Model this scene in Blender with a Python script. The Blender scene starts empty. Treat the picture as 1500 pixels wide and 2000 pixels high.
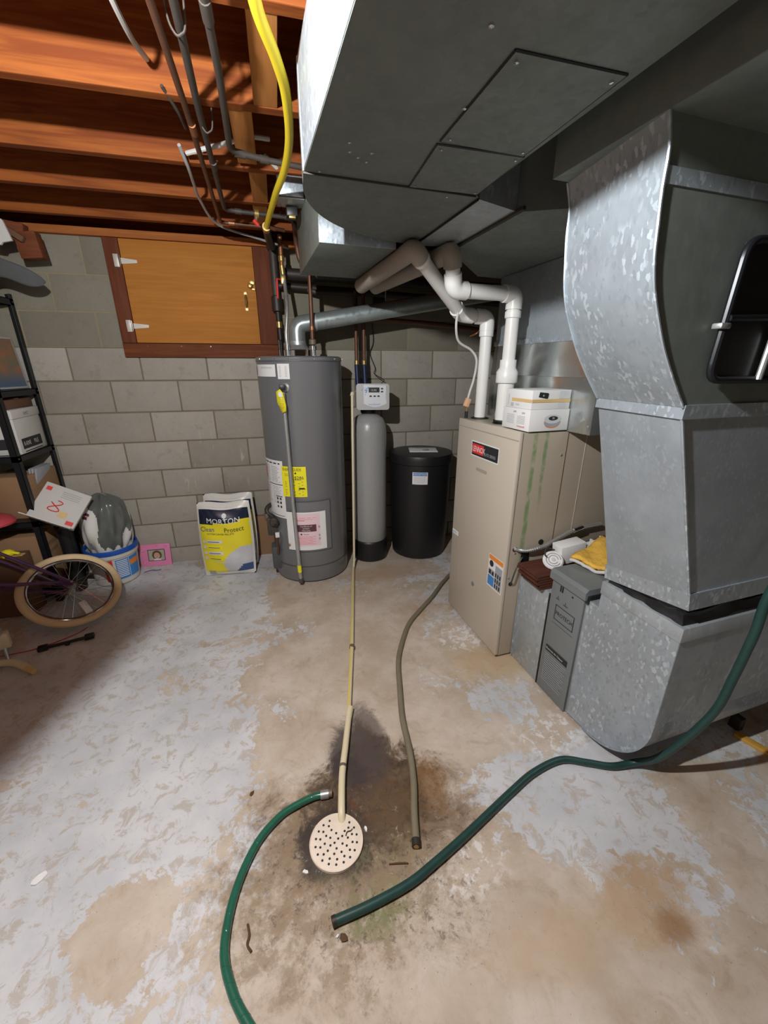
import bpy, bmesh, math, random
from mathutils import Vector, Matrix
random.seed(7)
C = bpy.context.scene.collection
S = bpy.context.scene
rad = math.radians

# ---------------------------------------------------------------- camera
cd = bpy.data.cameras.new('camera'); cam = bpy.data.objects.new('camera', cd); C.objects.link(cam)
cd.sensor_fit = 'VERTICAL'; cd.sensor_height = 36; cd.sensor_width = 27; cd.lens = 784 / 2000 * 36
cd.clip_start = 0.02
cam.location = (0, 0, 1.435); cam.rotation_euler = (rad(70), 0, rad(-14))
S.camera = cam
# ---------------------------------------------------------------- world and lights
w = bpy.data.worlds.new('world'); S.world = w; w.use_nodes = True
w.node_tree.nodes['Background'].inputs[0].default_value = (0.6, 0.75, 1, 1)
w.node_tree.nodes['Background'].inputs[1].default_value = 0.02
def lamp(loc, watts, r, col):
    l = bpy.data.lights.new('bulb_or_fill_light', 'POINT'); l.energy = watts; l.shadow_soft_size = r; l.color = col
    o = bpy.data.objects.new('bulb_or_fill_light', l); C.objects.link(o); o.location = loc
    return o
lamp((-.35, .52, 2.0), 124, .018, (.985, .995, 1))
lamp((.35, -1.9, 2.04), 6, .035, (.985, .995, 1))  # weak fill lamp added behind the camera to lift the dark right side
S.view_settings.view_transform = 'Standard'; S.view_settings.look = 'None'
S.view_settings.gamma = 1; S.view_settings.use_curve_mapping = False
S.view_settings.exposure = 0.12

# ---------------------------------------------------------------- materials
class NT:
    def __init__(s, name):
        m = bpy.data.materials.new(name); m.use_nodes = True; s.m = m; s.t = m.node_tree
        s.b = s.t.nodes['Principled BSDF']; s.tc = s.n('ShaderNodeTexCoord')
        s.P = s.tc.outputs['Object']
    def n(s, typ, **k):
        q = s.t.nodes.new(typ)
        for a, v in k.items(): setattr(q, a, v)
        return q
    def put(s, sock, v):
        if v is None: return
        if isinstance(v, bpy.types.NodeSocket): s.t.links.new(v, sock)
        else:
            if sock.type == 'RGBA' and len(v) == 3: v = (*v, 1)
            sock.default_value = v
    def scale(s, sx, sy, sz, P=None):
        q = s.n('ShaderNodeMapping'); s.put(q.inputs[0], P or s.P); q.inputs['Scale'].default_value = (sx, sy, sz)
        return q.outputs[0]
    def noise(s, sc, det=4, rough=.6, dist=0, P=None, col=False):
        q = s.n('ShaderNodeTexNoise'); s.put(q.inputs['Vector'], P or s.P)
        q.inputs['Scale'].default_value = sc; q.inputs['Detail'].default_value = det
        q.inputs['Roughness'].default_value = rough; q.inputs['Distortion'].default_value = dist
        return q.outputs[1 if col else 0]
    def voro(s, sc, P=None, feat='F1', out='Color'):
        q = s.n('ShaderNodeTexVoronoi', feature=feat); s.put(q.inputs['Vector'], P or s.P); q.inputs['Scale'].default_value = sc
        return q.outputs[out]
    def mix(s, f, a, b, mode='MIX'):
        q = s.n('ShaderNodeMix', data_type='RGBA', blend_type=mode)
        s.put(q.inputs['Factor'], f); s.put(q.inputs['A'], a) if False else None
        s.put(q.inputs[6], a); s.put(q.inputs[7], b)
        return q.outputs[2]
    def math(s, op, a, b=0.0, c=0.0):
        q = s.n('ShaderNodeMath', operation=op); s.put(q.inputs[0], a); s.put(q.inputs[1], b); s.put(q.inputs[2], c)
        return q.outputs[0]
    def step(s, v, lo, hi):
        q = s.n('ShaderNodeMapRange', interpolation_type='SMOOTHSTEP'); s.put(q.inputs[0], v)
        q.inputs[1].default_value = lo; q.inputs[2].default_value = hi
        return q.outputs[0]
    def blob(s, x, y, rx, ry, edge=.35, warp=None, z=0):
        # 1 inside an ellipse on the ground, 0 outside, ragged edge
        q = s.n('ShaderNodeVectorMath', operation='SUBTRACT'); s.put(q.inputs[0], s.P); q.inputs[1].default_value = (x, y, z)
        r = s.n('ShaderNodeVectorMath', operation='MULTIPLY'); s.put(r.inputs[0], q.outputs[0]); r.inputs[1].default_value = (1/rx, 1/ry, 0)
        l = s.n('ShaderNodeVectorMath', operation='LENGTH'); s.put(l.inputs[0], r.outputs[0])
        d = l.outputs['Value']
        if warp is not None: d = s.math('ADD', d, s.math('MULTIPLY', s.math('SUBTRACT', warp, .5), 2.2))
        return s.math('SUBTRACT', 1.0, s.step(d, 1 - edge, 1 + edge))
    def sep(s):
        q = s.n('ShaderNodeSeparateXYZ'); s.put(q.inputs[0], s.P); return q.outputs
    def bump(s, h, strength=.3, dist=.01):
        q = s.n('ShaderNodeBump'); q.inputs['Strength'].default_value = strength; q.inputs['Distance'].default_value = dist
        s.put(q.inputs['Height'], h); s.t.links.new(q.outputs[0], s.b.inputs['Normal'])
    def out(s, col=None, rough=None, metal=None):
        s.put(s.b.inputs['Base Color'], col); s.put(s.b.inputs['Roughness'], rough); s.put(s.b.inputs['Metallic'], metal)
        return s.m
def plain(name, col, rough=.5, metal=0, var=.12, vs=14, bump=0, coat=0, emit=0):
    k = NT(name)
    f = k.noise(vs, 3)
    a = tuple(c * (1 - var) for c in col); b = tuple(min(1, c * (1 + var)) for c in col)
    if bump: k.bump(k.noise(vs * 4, 3), bump, .004)
    if coat: k.b.inputs['Coat Weight'].default_value = coat
    if emit:
        k.put(k.b.inputs['Emission Color'], col); k.b.inputs['Emission Strength'].default_value = emit
    return k.out(k.mix(f, a, b), rough, metal)

def galv(name, base=(.50, .53, .55), spangle=.5, rough=.42, metal=.55, sc=70, fleck=.8):
    k = NT(name)
    v = k.voro(sc, P=k.scale(1, 1, .55, k.mix(.012, k.P, k.noise(60, 3, col=True))))
    q = k.n('ShaderNodeSeparateColor'); k.put(q.inputs[0], v); g = q.outputs[0]
    big = k.noise(3.5, 5, .65); med = k.noise(11, 4, .65)
    c = k.mix(med, tuple(x * .74 for x in base), tuple(min(1, x * 1.24) for x in base))
    fm = k.math('MULTIPLY', k.step(g, fleck, fleck + .12), k.step(k.noise(7, 3), .4, .6))
    c = k.mix(k.math('MULTIPLY', fm, spangle), c, tuple(min(1, x * 1.7) for x in base))
    fd = k.math('MULTIPLY', k.step(q.outputs[1], .86, .95), spangle * .5)
    c = k.mix(fd, c, tuple(x * .6 for x in base))
    c = k.mix(k.math('MULTIPLY', k.step(big, .35, .75), .38), c, tuple(x * .66 for x in base))
    r = k.math('ADD', rough - .08, k.math('MULTIPLY', q.outputs[1], .18))
    return k.out(c, r, metal)
M = {}
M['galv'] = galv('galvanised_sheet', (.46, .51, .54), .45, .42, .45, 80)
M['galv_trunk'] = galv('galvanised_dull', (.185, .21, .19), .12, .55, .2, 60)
M['galv_bright'] = galv('galvanised_bright', (.44, .50, .55), .8, .38, .5, 120, .76)
M['galv_fine'] = galv('galvanised_fine', (.40, .45, .49), .30, .45, .4, 160)
M['galv_mid'] = galv('galvanised_mid', (.20, .215, .20), .12, .5, .3, 90)
M['galv_shiny'] = galv('galvanised_shiny', (.60, .64, .64), .05, .2, .9, 12)
M['galv_vent'] = galv('galvanised_vent', (.36, .41, .41), .2, .36, .6, 50)
M['black_gap'] = plain('black_shadow_rubber', (.012, .012, .014), .6)
def wood(name, a, b, axis=0, dark=.35, knots=True):
    k = NT(name)
    sc = [1.2, 1.2, 1.2]
    for i in range(3):
        if i != axis: sc[i] = 22
    P = k.scale(*sc)
    g = k.noise(1.6, 6, .6, 1.2, P)
    c = k.mix(k.step(g, .3, .72), a, b)
    big = k.noise(2.2, 3, .5)
    c = k.mix(k.math('MULTIPLY', k.step(big, .45, .8), dark), c, tuple(x * .45 for x in a))
    if knots:
        sk = [3.4, 3.4, 9]; d = k.voro(1, k.scale(1.1, 2.6, 5.2), out='Distance')
        c = k.mix(k.math('MULTIPLY', k.math('SUBTRACT', 1.0, k.step(d, .05, .16)), .75), c, tuple(x * .25 for x in a))
    k.bump(g, .15, .003); k.b.inputs['Specular IOR Level'].default_value = .25
    return k.out(c, .72, 0)
M['joist'] = wood('orange_framing_lumber', (.18, .040, .008), (.31, .090, .016), 0)
M['joist_y'] = wood('framing_lumber_block', (.36, .14, .035), (.48, .20, .055), 1, .15, False)
M['subfloor'] = wood('subfloor_boards', (.20, .05, .012), (.30, .085, .02), 0, .5, False)
M['sill'] = wood('sill_lumber', (.34, .105, .025), (.44, .15, .04), 0, .2, False)
M['ply'] = wood('door_plywood', (.43, .165, .028), (.52, .21, .04), 0, .12, False)
M['casing'] = wood('door_casing_stain', (.13, .036, .014), (.20, .06, .022), 0, .3, False)
M['casing_y'] = wood('door_casing_stain_upright', (.115, .03, .013), (.17, .05, .02), 2, .3, False)
M['board'] = wood('stained_boards', (.06, .022, .014), (.12, .04, .024), 0, .3, False)
M['board_edge'] = wood('board_edge', (.30, .10, .05), (.42, .15, .07), 0, .3, False)
NTS = []
def cmu(name, a, b, dark):
    k = NT(name); oi = k.n('ShaderNodeObjectInfo'); NTS.append(k.tc)
    f = k.math('ADD', k.math('MULTIPLY', oi.outputs['Random'], .8), k.math('MULTIPLY', k.math('SUBTRACT', k.noise(6, 6, .72), .35), .9))
    c = k.mix(f, a, b)
    sp = k.noise(160, 2, .7)
    c = k.mix(k.math('MULTIPLY', k.step(sp, .55, .75), .35), c, dark)
    st = k.noise(2.2, 4, .7)
    c = k.mix(k.math('MULTIPLY', k.step(st, .62, .78), .4), c, tuple(min(1, x * 1.35) for x in b))
    c = k.mix(k.math('MULTIPLY', k.step(k.noise(14, 6, .75), .55, .68), .3), c, dark)
    X, Y, Z = k.sep()
    if 'pale' in name:   # pale mineral runs left of the heater
        rgn = k.math('MULTIPLY', k.math('MULTIPLY', k.step(X, -.85, -.7), k.math('SUBTRACT', 1.0, k.step(X, -.35, -.2))), k.math('MULTIPLY', k.step(Z, .50, .65), k.math('SUBTRACT', 1.0, k.step(Z, .92, 1.05))))
        run = k.step(k.noise(1, 5, .6, .6, k.scale(34, 1, 5)), .60, .68)
        c = k.mix(k.math('MULTIPLY', k.math('MULTIPLY', rgn, run), .75), c, (.55, .53, .38))
    k.bump(k.noise(120, 3, .7), .5, .003)
    return k.out(c, .92, 0)
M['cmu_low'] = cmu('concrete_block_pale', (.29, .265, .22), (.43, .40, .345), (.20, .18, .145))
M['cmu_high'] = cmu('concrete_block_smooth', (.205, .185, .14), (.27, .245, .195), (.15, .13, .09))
M['mortar_low'] = plain('mortar_grey', (.20, .165, .115), .95, 0, .2, 30, .3)
M['mortar_high'] = plain('mortar_pale', (.29, .245, .155), .95, 0, .15, 30, .3)
def floor_mat():
    k = NT('worn_painted_concrete')
    P = k.P; X, Y, Z = k.sep()
    warp = k.noise(3.5, 6, .65)
    fine = k.noise(26, 5, .72, .4)
    mid = k.noise(2.3, 9, .66, .6)
    # bare concrete: warm tan, mottled
    tan = k.mix(k.step(k.noise(4.2, 6, .65), .3, .7), (.47, .385, .295), (.62, .55, .465))
    tan = k.mix(k.math('MULTIPLY', k.step(k.noise(9, 6, .7, 1), .5, .72), .5), tan, (.36, .26, .165))
    tan = k.mix(k.math('MULTIPLY', k.step(k.noise(60, 3, .6), .55, .8), .3), tan, (.30, .21, .13))
    # remaining pale grey paint
    paint = k.mix(k.step(k.noise(3, 5, .6), .3, .7), (.52, .54, .565), (.68, .69, .70))
    paint = k.mix(k.math('MULTIPLY', k.step(k.noise(16, 7, .75, .8), .51, .60), .7), paint, (.46, .405, .34))
    # paint survives mostly left of the middle, at the far left and in a band to the right
    left = k.math('SUBTRACT', 1.0, k.step(X, -.55, .25))
    right = k.step(X, .45, .9)
    cover = k.math('ADD', k.math('MULTIPLY', left, .18), k.math('MULTIPLY', right, .06))
    cover = k.math('ADD', cover, k.math('MULTIPLY', k.blob(.72, .82, .55, .16, .6), .16))
    cover = k.math('SUBTRACT', cover, k.math('MULTIPLY', k.blob(.3, 1.2, .42, .9, .5), .12))
    cover = k.math('SUBTRACT', cover, k.math('MULTIPLY', k.blob(.08, .62, .32, .32, .5), .16))
    cover = k.math('SUBTRACT', cover, k.math('MULTIPLY', k.blob(-.52, .80, .13, .10, .5, warp), .25))
    cover = k.math('SUBTRACT', cover, k.math('MULTIPLY', k.blob(-.15, 1.75, .2, .15, .5, warp), .15))
    v = k.math('ADD', k.math('ADD', mid, k.math('MULTIPLY', k.math('SUBTRACT', fine, .5), .42)), cover)
    pm = k.step(v, .56, .60)
    c = k.mix(pm, tan, paint)
    # white mineral crust
    cr = k.math('MULTIPLY', k.step(k.math('ADD', fine, k.math('MULTIPLY', k.blob(.9, 1.72, .16, .12, .6), .12)), .60, .68), k.blob(.88, 1.74, .20, .15, .5, warp))
    cr2 = k.math('MULTIPLY', k.step(fine, .50, .6), k.blob(.40, .70, .13, .09, .5, warp))
    cr3 = k.math('MULTIPLY', k.step(fine, .5, .6), k.blob(1.0, 1.05, .16, .12, .5, warp))
    c = k.mix(k.math('MULTIPLY', k.math('MAXIMUM', k.math('MAXIMUM', cr, cr2), cr3), .8), c, (.80, .79, .77))
    # rust tint by the furnace foot
    c = k.mix(k.math('MULTIPLY', k.blob(.95, 1.48, .22, .12, .6, warp), .5), c, (.52, .36, .17))
    c = k.mix(k.math('MULTIPLY', k.blob(.80, 2.06, .12, .12, .6, warp), .55), c, (.42, .26, .12))
    # damp brown stain round the drain
    w2 = k.noise(6.5, 10, .78, .5)
    br = k.mix(k.step(k.noise(18, 6, .75, .6), .36, .62), (.085, .05, .026), (.27, .185, .105))
    d1 = k.blob(.17, .90, .36, .23, .28, w2)
    c = k.mix(k.math('MULTIPLY', d1, .80), c, k.mix(.35, br, (.24, .165, .10)))
    d1b = k.blob(.02, .76, .34, .26, .30, w2)
    c = k.mix(k.math('MULTIPLY', k.math('MULTIPLY', d1b, k.step(k.noise(14, 7, .75), .38, .58)), .75), c, (.25, .18, .105))
    d2 = k.blob(.20, .99, .23, .19, .20, w2)
    c = k.mix(k.math('MULTIPLY', d2, .96), c, k.mix(.62, br, (.028, .015, .009)))
    d2b = k.blob(.17, .96, .13, .08, .4, w2)
    c = k.mix(k.math('MULTIPLY', k.math('MULTIPLY', d2b, k.step(fine, .47, .60)), .7), c, (.12, .042, .010))
    d3 = k.blob(.16, 1.16, .10, .15, .28, w2)
    c = k.mix(k.math('MULTIPLY', d3, .88), c, (.045, .036, .036))
    d3b = k.blob(.235, 1.22, .07, .18, .3, w2)
    c = k.mix(k.math('MULTIPLY', d3b, .75), c, (.085, .062, .052))
    d5 = k.blob(.30, .90, .13, .10, .5, w2)
    c = k.mix(k.math('MULTIPLY', d5, .7), c, (.12, .07, .03))
    d5b = k.blob(.42, .98, .05, .10, .6, w2)
    c = k.mix(k.math('MULTIPLY', d5b, .7), c, (.24, .13, .05))
    d4 = k.blob(.058, .862, .110, .110, .30, w2)
    c = k.mix(k.math('MULTIPLY', d4, .88), c, (.032, .022, .018))
    # green algae
    g1 = k.math('MULTIPLY', k.blob(.15, .655, .09, .045, .6, w2), k.step(fine, .38, .55))
    c = k.mix(k.math('MULTIPLY', g1, .75), c, (.14, .17, .05))
    g2 = k.math('MULTIPLY', k.blob(.20, .74, .16, .10, .6, w2), k.step(fine, .45, .6))
    c = k.mix(k.math('MULTIPLY', g2, .32), c, (.27, .27, .12))
    # orange patch at the right
    o1 = k.blob(.90, .50, .12, .09, .4, w2)
    c = k.mix(k.math('MULTIPLY', o1, .6), c, (.44, .28, .14))
    o2 = k.blob(.93, .43, .05, .04, .6, w2)
    c = k.mix(k.math('MULTIPLY', o2, .7), c, (.28, .15, .06))
    o3 = k.blob(.62, .48, .20, .07, .5, w2)
    c = k.mix(k.math('MULTIPLY', o3, .45), c, (.50, .36, .22))
    # stains near the heater foot
    c = k.mix(k.math('MULTIPLY', k.blob(.60, 2.55, .35, .12, .6, w2), .5), c, (.42, .28, .17))
    # small specks
    sp = k.voro(34, out='Distance')
    c = k.mix(k.math('MULTIPLY', k.math('SUBTRACT', 1.0, k.step(sp, .02, .07)), .6), c, (.16, .11, .07))
    # dark grime speckle inside the damp area
    gs = k.math('MULTIPLY', k.blob(.16, .84, .36, .30, .4, w2), k.step(k.noise(34, 6, .8, .4), .53, .62))
    c = k.mix(k.math('MULTIPLY', gs, .65), c, (.05, .032, .02))
    ws = k.math('MULTIPLY', k.blob(.12, .70, .40, .26, .4, w2), k.step(k.noise(22, 6, .8, .4), .58, .66))
    c = k.mix(k.math('MULTIPLY', ws, .5), c, (.55, .50, .42))
    h = k.math('ADD', k.math('MULTIPLY', pm, .5), k.math('MULTIPLY', fine, .8))
    k.bump(h, .35, .004)
    return k.out(c, k.mix(pm, (.62,) * 3, (.45,) * 3), 0)
M['floor'] = floor_mat()
M['heater'] = plain('heater_grey_enamel', (.20, .205, .215), .27, .2, .03)
M['heater_dark'] = plain('heater_dark_grey', (.09, .092, .1), .45, .2, .05)
M['steel'] = plain('galvanised_pipe', (.50, .51, .50), .38, .7, .18, 40)
M['chrome'] = plain('bright_metal', (.75, .76, .78), .16, 1, .05)
M['copper'] = plain('copper_aged', (.15, .07, .042), .5, .5, .3, 20)
M['copper_bright'] = plain('copper_clean', (.34, .145, .065), .42, .6, .25, 20)
M['brass'] = plain('brass', (.52, .37, .14), .36, .8, .2)
M['hinge'] = plain('pale_zinc', (.62, .58, .52), .45, .3, .1)
M['iron'] = plain('black_iron', (.045, .038, .034), .5, .4, .3, 20)
M['lead'] = plain('dull_grey_pipe', (.07, .058, .05), .55, .3, .3, 20)
M['yellow'] = plain('yellow_gas_line', (.80, .62, .03), .42, 0, .06)
M['pvc'] = plain('white_pvc', (.80, .79, .76), .35, 0, .03)
M['pvc_dirty'] = plain('dusty_pvc', (.36, .31, .26), .6, 0, .2, 8)
M['cpvc'] = plain('cream_cpvc', (.74, .66, .45), .4, 0, .06)
M['cpvc_yellow'] = plain('yellow_line_print', (.78, .62, .12), .45, 0, .05)
M['white'] = plain('white_plastic', (.78, .78, .77), .4, 0, .02)
M['paper'] = plain('white_paper', (.80, .80, .79), .7, 0, .02)
M['label_yellow'] = plain('yellow_label', (.90, .82, .02), .5, 0, .02)
M['label_pink'] = plain('pink_form', (.83, .62, .68), .6, 0, .03)
M['ink'] = plain('black_ink', (.02, .02, .022), .6)
M['ink_grey'] = plain('grey_print', (.36, .37, .40), .6)
M['ink_red'] = plain('red_print', (.72, .035, .03), .5)
M['ink_blue'] = plain('blue_print', (.05, .24, .60), .5)
M['ink_white'] = plain('white_print', (.82, .82, .82), .5)
M['ink_brown'] = plain('maroon_print', (.12, .045, .05), .5)
M['orange'] = plain('orange_print', (.85, .27, .04), .5)
M['tank'] = plain('softener_tank_grey', (.33, .335, .33), .28, 0, .05, 30, .25, .3)
M['black'] = plain('black_plastic', (.012, .012, .013), .42, 0, .1)
M['black_metal'] = plain('black_painted_steel', (.013, .014, .017), .35, .3, .1)
M['head'] = plain('softener_head_grey', (.40, .40, .39), .4, 0, .03)
M['head_face'] = plain('softener_face_panel', (.62, .64, .66), .4, 0, .03)
M['lcd'] = plain('display_dark', (.03, .035, .035), .2)
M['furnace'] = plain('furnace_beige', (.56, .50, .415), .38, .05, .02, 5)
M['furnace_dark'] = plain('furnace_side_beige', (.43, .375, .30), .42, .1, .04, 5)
k = NT('furnace_side_stained')
FX, FY, FZ = k.sep()
fw_ = k.math('MULTIPLY', k.math('SUBTRACT', k.noise(6, 4), .5), .03)
def vband(u, wd, z0):
    d = k.math('ABSOLUTE', k.math('SUBTRACT', k.math('ADD', FX, fw_), u))
    return k.math('MULTIPLY', k.math('SUBTRACT', 1.0, k.step(d, wd * .3, wd)), k.math('MULTIPLY', k.step(FZ, z0, z0 + .25), k.step(k.noise(20, 3), .25, .6)))
fc_ = k.mix(k.noise(5, 3), (.40, .345, .27), (.45, .39, .31))  # front beige darkened to paint the side's shade; green streaks below are stain
fc_ = k.mix(k.math('MULTIPLY', vband(.10, .05, .6), .25), fc_, (.36, .38, .22))
fc_ = k.mix(k.math('MULTIPLY', vband(.085, .016, .45), .85), fc_, (.14, .25, .10))
fc_ = k.mix(k.math('MULTIPLY', vband(.145, .013, .75), .85), fc_, (.14, .25, .10))
M['furnace_side'] = k.out(fc_, .42, .1)
M['cabinet'] = plain('air_cleaner_grey', (.22, .245, .25), .4, .25, .04)
M['tape'] = plain('tan_tape', (.72, .50, .22), .45)
M['insulation'] = plain('yellow_insulation', (.78, .45, .07), .9, 0, .35, 26, .9)
M['hose_green'] = plain('green_hose', (.018, .12, .075), .28, 0, .2, 40, 0, .4)
M['hose_dark'] = plain('dark_green_hose', (.016, .055, .048), .4, 0, .3, 30)
M['hose_olive'] = plain('olive_hose', (.20, .175, .115), .6, 0, .25, 20)
M['grate'] = plain('rusty_white_grate', (.80, .70, .58), .6, 0, .16, 30)
M['bag_navy'] = plain('navy_bag', (.015, .022, .05), .22, 0, .2, 10, 0, .4)
M['bag_yellow'] = plain('yellow_bag', (.86, .74, .03), .3, 0, .05, 10)
M['bag_white'] = plain('white_bag', (.74, .73, .68), .35, 0, .06, 10)
M['salt_grey'] = plain('salt_picture', (.60, .61, .63), .4, 0, .2, 14)
M['bag_blue'] = plain('blue_bag_print', (.05, .09, .24), .3, 0, .2, 10)
M['sack_grey'] = plain('grey_sack', (.115, .125, .115), .22, 0, .2, 12, 0, .4)
M['bucket'] = plain('bucket_white', (.62, .60, .55), .4, 0, .06)
M['lid_blue'] = plain('blue_lid', (.015, .09, .45), .35, 0, .06)
M['pink'] = plain('pink_frame', (.80, .26, .46), .5, 0, .05)
M['tyre'] = plain('cream_tyre', (.66, .50, .29), .7, 0, .15, 10)
M['purple'] = plain('purple_paint', (.10, .045, .13), .35, .2, .15)
M['cardboard'] = plain('cardboard', (.30, .175, .09), .8, 0, .12, 8)
M['cardboard_dark'] = plain('dark_cardboard', (.13, .065, .035), .85, 0, .2, 8)
M['box_white'] = plain('white_carton', (.60, .585, .55), .7, 0, .04)
M['red'] = plain('red_plastic', (.50, .035, .035), .4, 0, .1)
M['seat_red'] = plain('pink_red_plastic', (.50, .06, .075), .5, 0, .1)
M['rust_metal'] = plain('dusty_metal', (.20, .16, .12), .6, .4, .4, 20)
M['leaf'] = plain('dry_brown_leaf', (.10, .05, .022), .8, 0, .3, 30)
M['blue_sleeve'] = plain('navy_sleeve', (.01, .02, .075), .5)
M['grey_rag'] = plain('dark_grey_rag', (.075, .08, .08), .8, 0, .3, 10)

# ---------------------------------------------------------------- mesh helpers
def link(o, parent=None):
    C.objects.link(o)
    if parent is not None: o.parent = parent
    return o
def tag(o, label=None, cat=None, group=None, kind=None):
    if label: o['label'] = label
    if cat: o['category'] = cat
    if group: o['group'] = group
    if kind: o['kind'] = kind
    return o
def empty(name, loc=(0, 0, 0), rz=0, label=None, cat=None, group=None, kind=None, rot=None):
    o = bpy.data.objects.new(name, None); o.empty_display_size = .1; link(o)
    o.location = loc; o.rotation_euler = rot if rot else (0, 0, rz)
    return tag(o, label, cat, group, kind)
def smooth_pts(pts, n):
    if n <= 1 or len(pts) < 3: return [Vector(p) for p in pts]
    P = [Vector(p) for p in pts]; out = []
    for i in range(len(P) - 1):
        p0 = P[i - 1] if i else P[0] * 2 - P[1]; p1 = P[i]; p2 = P[i + 1]
        p3 = P[i + 2] if i + 2 < len(P) else P[-1] * 2 - P[-2]
        for j in range(n):
            t = j / n
            out.append(.5 * ((2 * p1) + (p2 - p0) * t + (2 * p0 - 5 * p1 + 4 * p2 - p3) * t * t + (3 * p1 - p0 - 3 * p2 + p3) * t ** 3))
    out.append(P[-1]); return out
def fillet(pts, r, n=6):
    P = [Vector(p) for p in pts]; out = [P[0]]
    for i in range(1, len(P) - 1):
        a = (P[i - 1] - P[i]); b = (P[i + 1] - P[i]); la, lb = a.length, b.length
        rr = min(r, la * .49, lb * .49); a.normalize(); b.normalize()
        s0 = P[i] + a * rr; s1 = P[i] + b * rr
        for j in range(n + 1):
            t = j / n; out.append(s0 * (1 - t) ** 2 + P[i] * 2 * t * (1 - t) + s1 * t * t)
    out.append(P[-1]); return out
class MB:
    def __init__(s): s.bm = bmesh.new(); s.mats = []; s.mi = 0
    def use(s, m):
        if m not in s.mats: s.mats.append(m)
        s.mi = s.mats.index(m); return s
    def _f(s, vs):
        try: f = s.bm.faces.new(vs); f.material_index = s.mi; return f
        except ValueError: return None
    def box(s, c, d, R=None, bev=0):
        R = R or Matrix.Identity(3); c = Vector(c); b = bmesh.new()
        bmesh.ops.create_cube(b, size=1)
        for v in b.verts: v.co = Vector((v.co.x * d[0], v.co.y * d[1], v.co.z * d[2]))
        if bev: bmesh.ops.bevel(b, geom=b.edges[:], offset=bev, segments=2, affect='EDGES', profile=.5)
        mp = {v: s.bm.verts.new(R @ v.co + c) for v in b.verts}
        for f in b.faces: s._f([mp[v] for v in f.verts])
        b.free(); return s
    def bb(s, x0, x1, y0, y1, z0, z1, bev=0):
        return s.box(((x0 + x1) / 2, (y0 + y1) / 2, (z0 + z1) / 2), (abs(x1 - x0), abs(y1 - y0), abs(z1 - z0)), None, bev)
    def tube(s, pts, r, seg=12, closed=False, caps=True, sm=1, rfun=None):
        P = smooth_pts(pts, sm) if sm > 1 else [Vector(p) for p in pts]
        n = len(P); T = []
        if isinstance(r, (list, tuple)) and len(r) != n:
            r0 = r; r = []
            for i in range(n):
                t = i / (n - 1) * (len(r0) - 1); q = min(int(t), len(r0) - 2); r.append(r0[q] + (r0[q + 1] - r0[q]) * (t - q))
        for i in range(n):
            if closed: t = P[(i + 1) % n] - P[i - 1]
            else: t = P[min(i + 1, n - 1)] - P[max(i - 1, 0)]
            T.append(t.normalized())
        up = Vector((0, 0, 1)) if abs(T[0].z) < .9 else Vector((1, 0, 0))
        N = (up - T[0] * up.dot(T[0])).normalized(); rings = []
        for i in range(n):
            N = (N - T[i] * N.dot(T[i])).normalized(); B = T[i].cross(N)
            rr = rfun(i / (n - 1)) if rfun else (r[i] if isinstance(r, (list, tuple)) else r)
            rings.append([s.bm.verts.new(P[i] + (N * math.cos(2 * math.pi * k / seg) + B * math.sin(2 * math.pi * k / seg)) * rr) for k in range(seg)])
        m = n if closed else n - 1
        for i in range(m):
            a = rings[i]; b = rings[(i + 1) % n]
            for k in range(seg): s._f([a[k], a[(k + 1) % seg], b[(k + 1) % seg], b[k]])
        if caps and not closed: s._f(rings[0][::-1]); s._f(rings[-1])
        return s
    def lathe(s, prof, c=(0, 0, 0), seg=32, R=None, caps=True):
        c = Vector(c); R = R or Matrix.Identity(3); rings = []
        for (r, z) in prof:
            rings.append([s.bm.verts.new(c + R @ Vector((max(r, 1e-4) * math.cos(2 * math.pi * k / seg), max(r, 1e-4) * math.sin(2 * math.pi * k / seg), z))) for k in range(seg)])
        for a, b in zip(rings, rings[1:]):
            for k in range(seg): s._f([a[k], a[(k + 1) % seg], b[(k + 1) % seg], b[k]])
        if caps: s._f(rings[0][::-1]); s._f(rings[-1])
        return s
    def prism(s, poly, o, ex, ey, ez, d0, d1):
        # polygon in the ex, ey plane, extruded along ez from d0 to d1
        o, ex, ey, ez = map(Vector, (o, ex, ey, ez))
        a = [s.bm.verts.new(o + ex * p[0] + ey * p[1] + ez * d0) for p in poly]
        b = [s.bm.verts.new(o + ex * p[0] + ey * p[1] + ez * d1) for p in poly]
        s._f(a[::-1]); s._f(b); n = len(poly)
        for i in range(n): s._f([a[i], a[(i + 1) % n], b[(i + 1) % n], b[i]])
        return s
    def quad(s, *p): s._f([s.bm.verts.new(Vector(q)) for q in p]); return s
    def grid(s, fn, nu, nv):
        g = [[s.bm.verts.new(Vector(fn(i / nu, j / nv))) for j in range(nv + 1)] for i in range(nu + 1)]
        for i in range(nu):
            for j in range(nv): s._f([g[i][j], g[i + 1][j], g[i + 1][j + 1], g[i][j + 1]])
        return s
    def build(s, name, m=None, parent=None, smooth=True, loc=None, rot=None, ang=.6, normals=True):
        if normals: bmesh.ops.recalc_face_normals(s.bm, faces=s.bm.faces[:])
        me = bpy.data.meshes.new(name); s.bm.to_mesh(me); s.bm.free()
        for q in (s.mats if s.mats else [m]): me.materials.append(q)
        if smooth:
            for p in me.polygons: p.use_smooth = True
            me.set_sharp_from_angle(angle=ang)
        o = bpy.data.objects.new(name, me); link(o, parent)
        if loc: o.location = loc
        if rot: o.rotation_euler = rot
        return o
X3, Y3, Z3 = Vector((1, 0, 0)), Vector((0, 1, 0)), Vector((0, 0, 1))
def Rz(a): return Matrix.Rotation(a, 3, 'Z')
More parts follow.
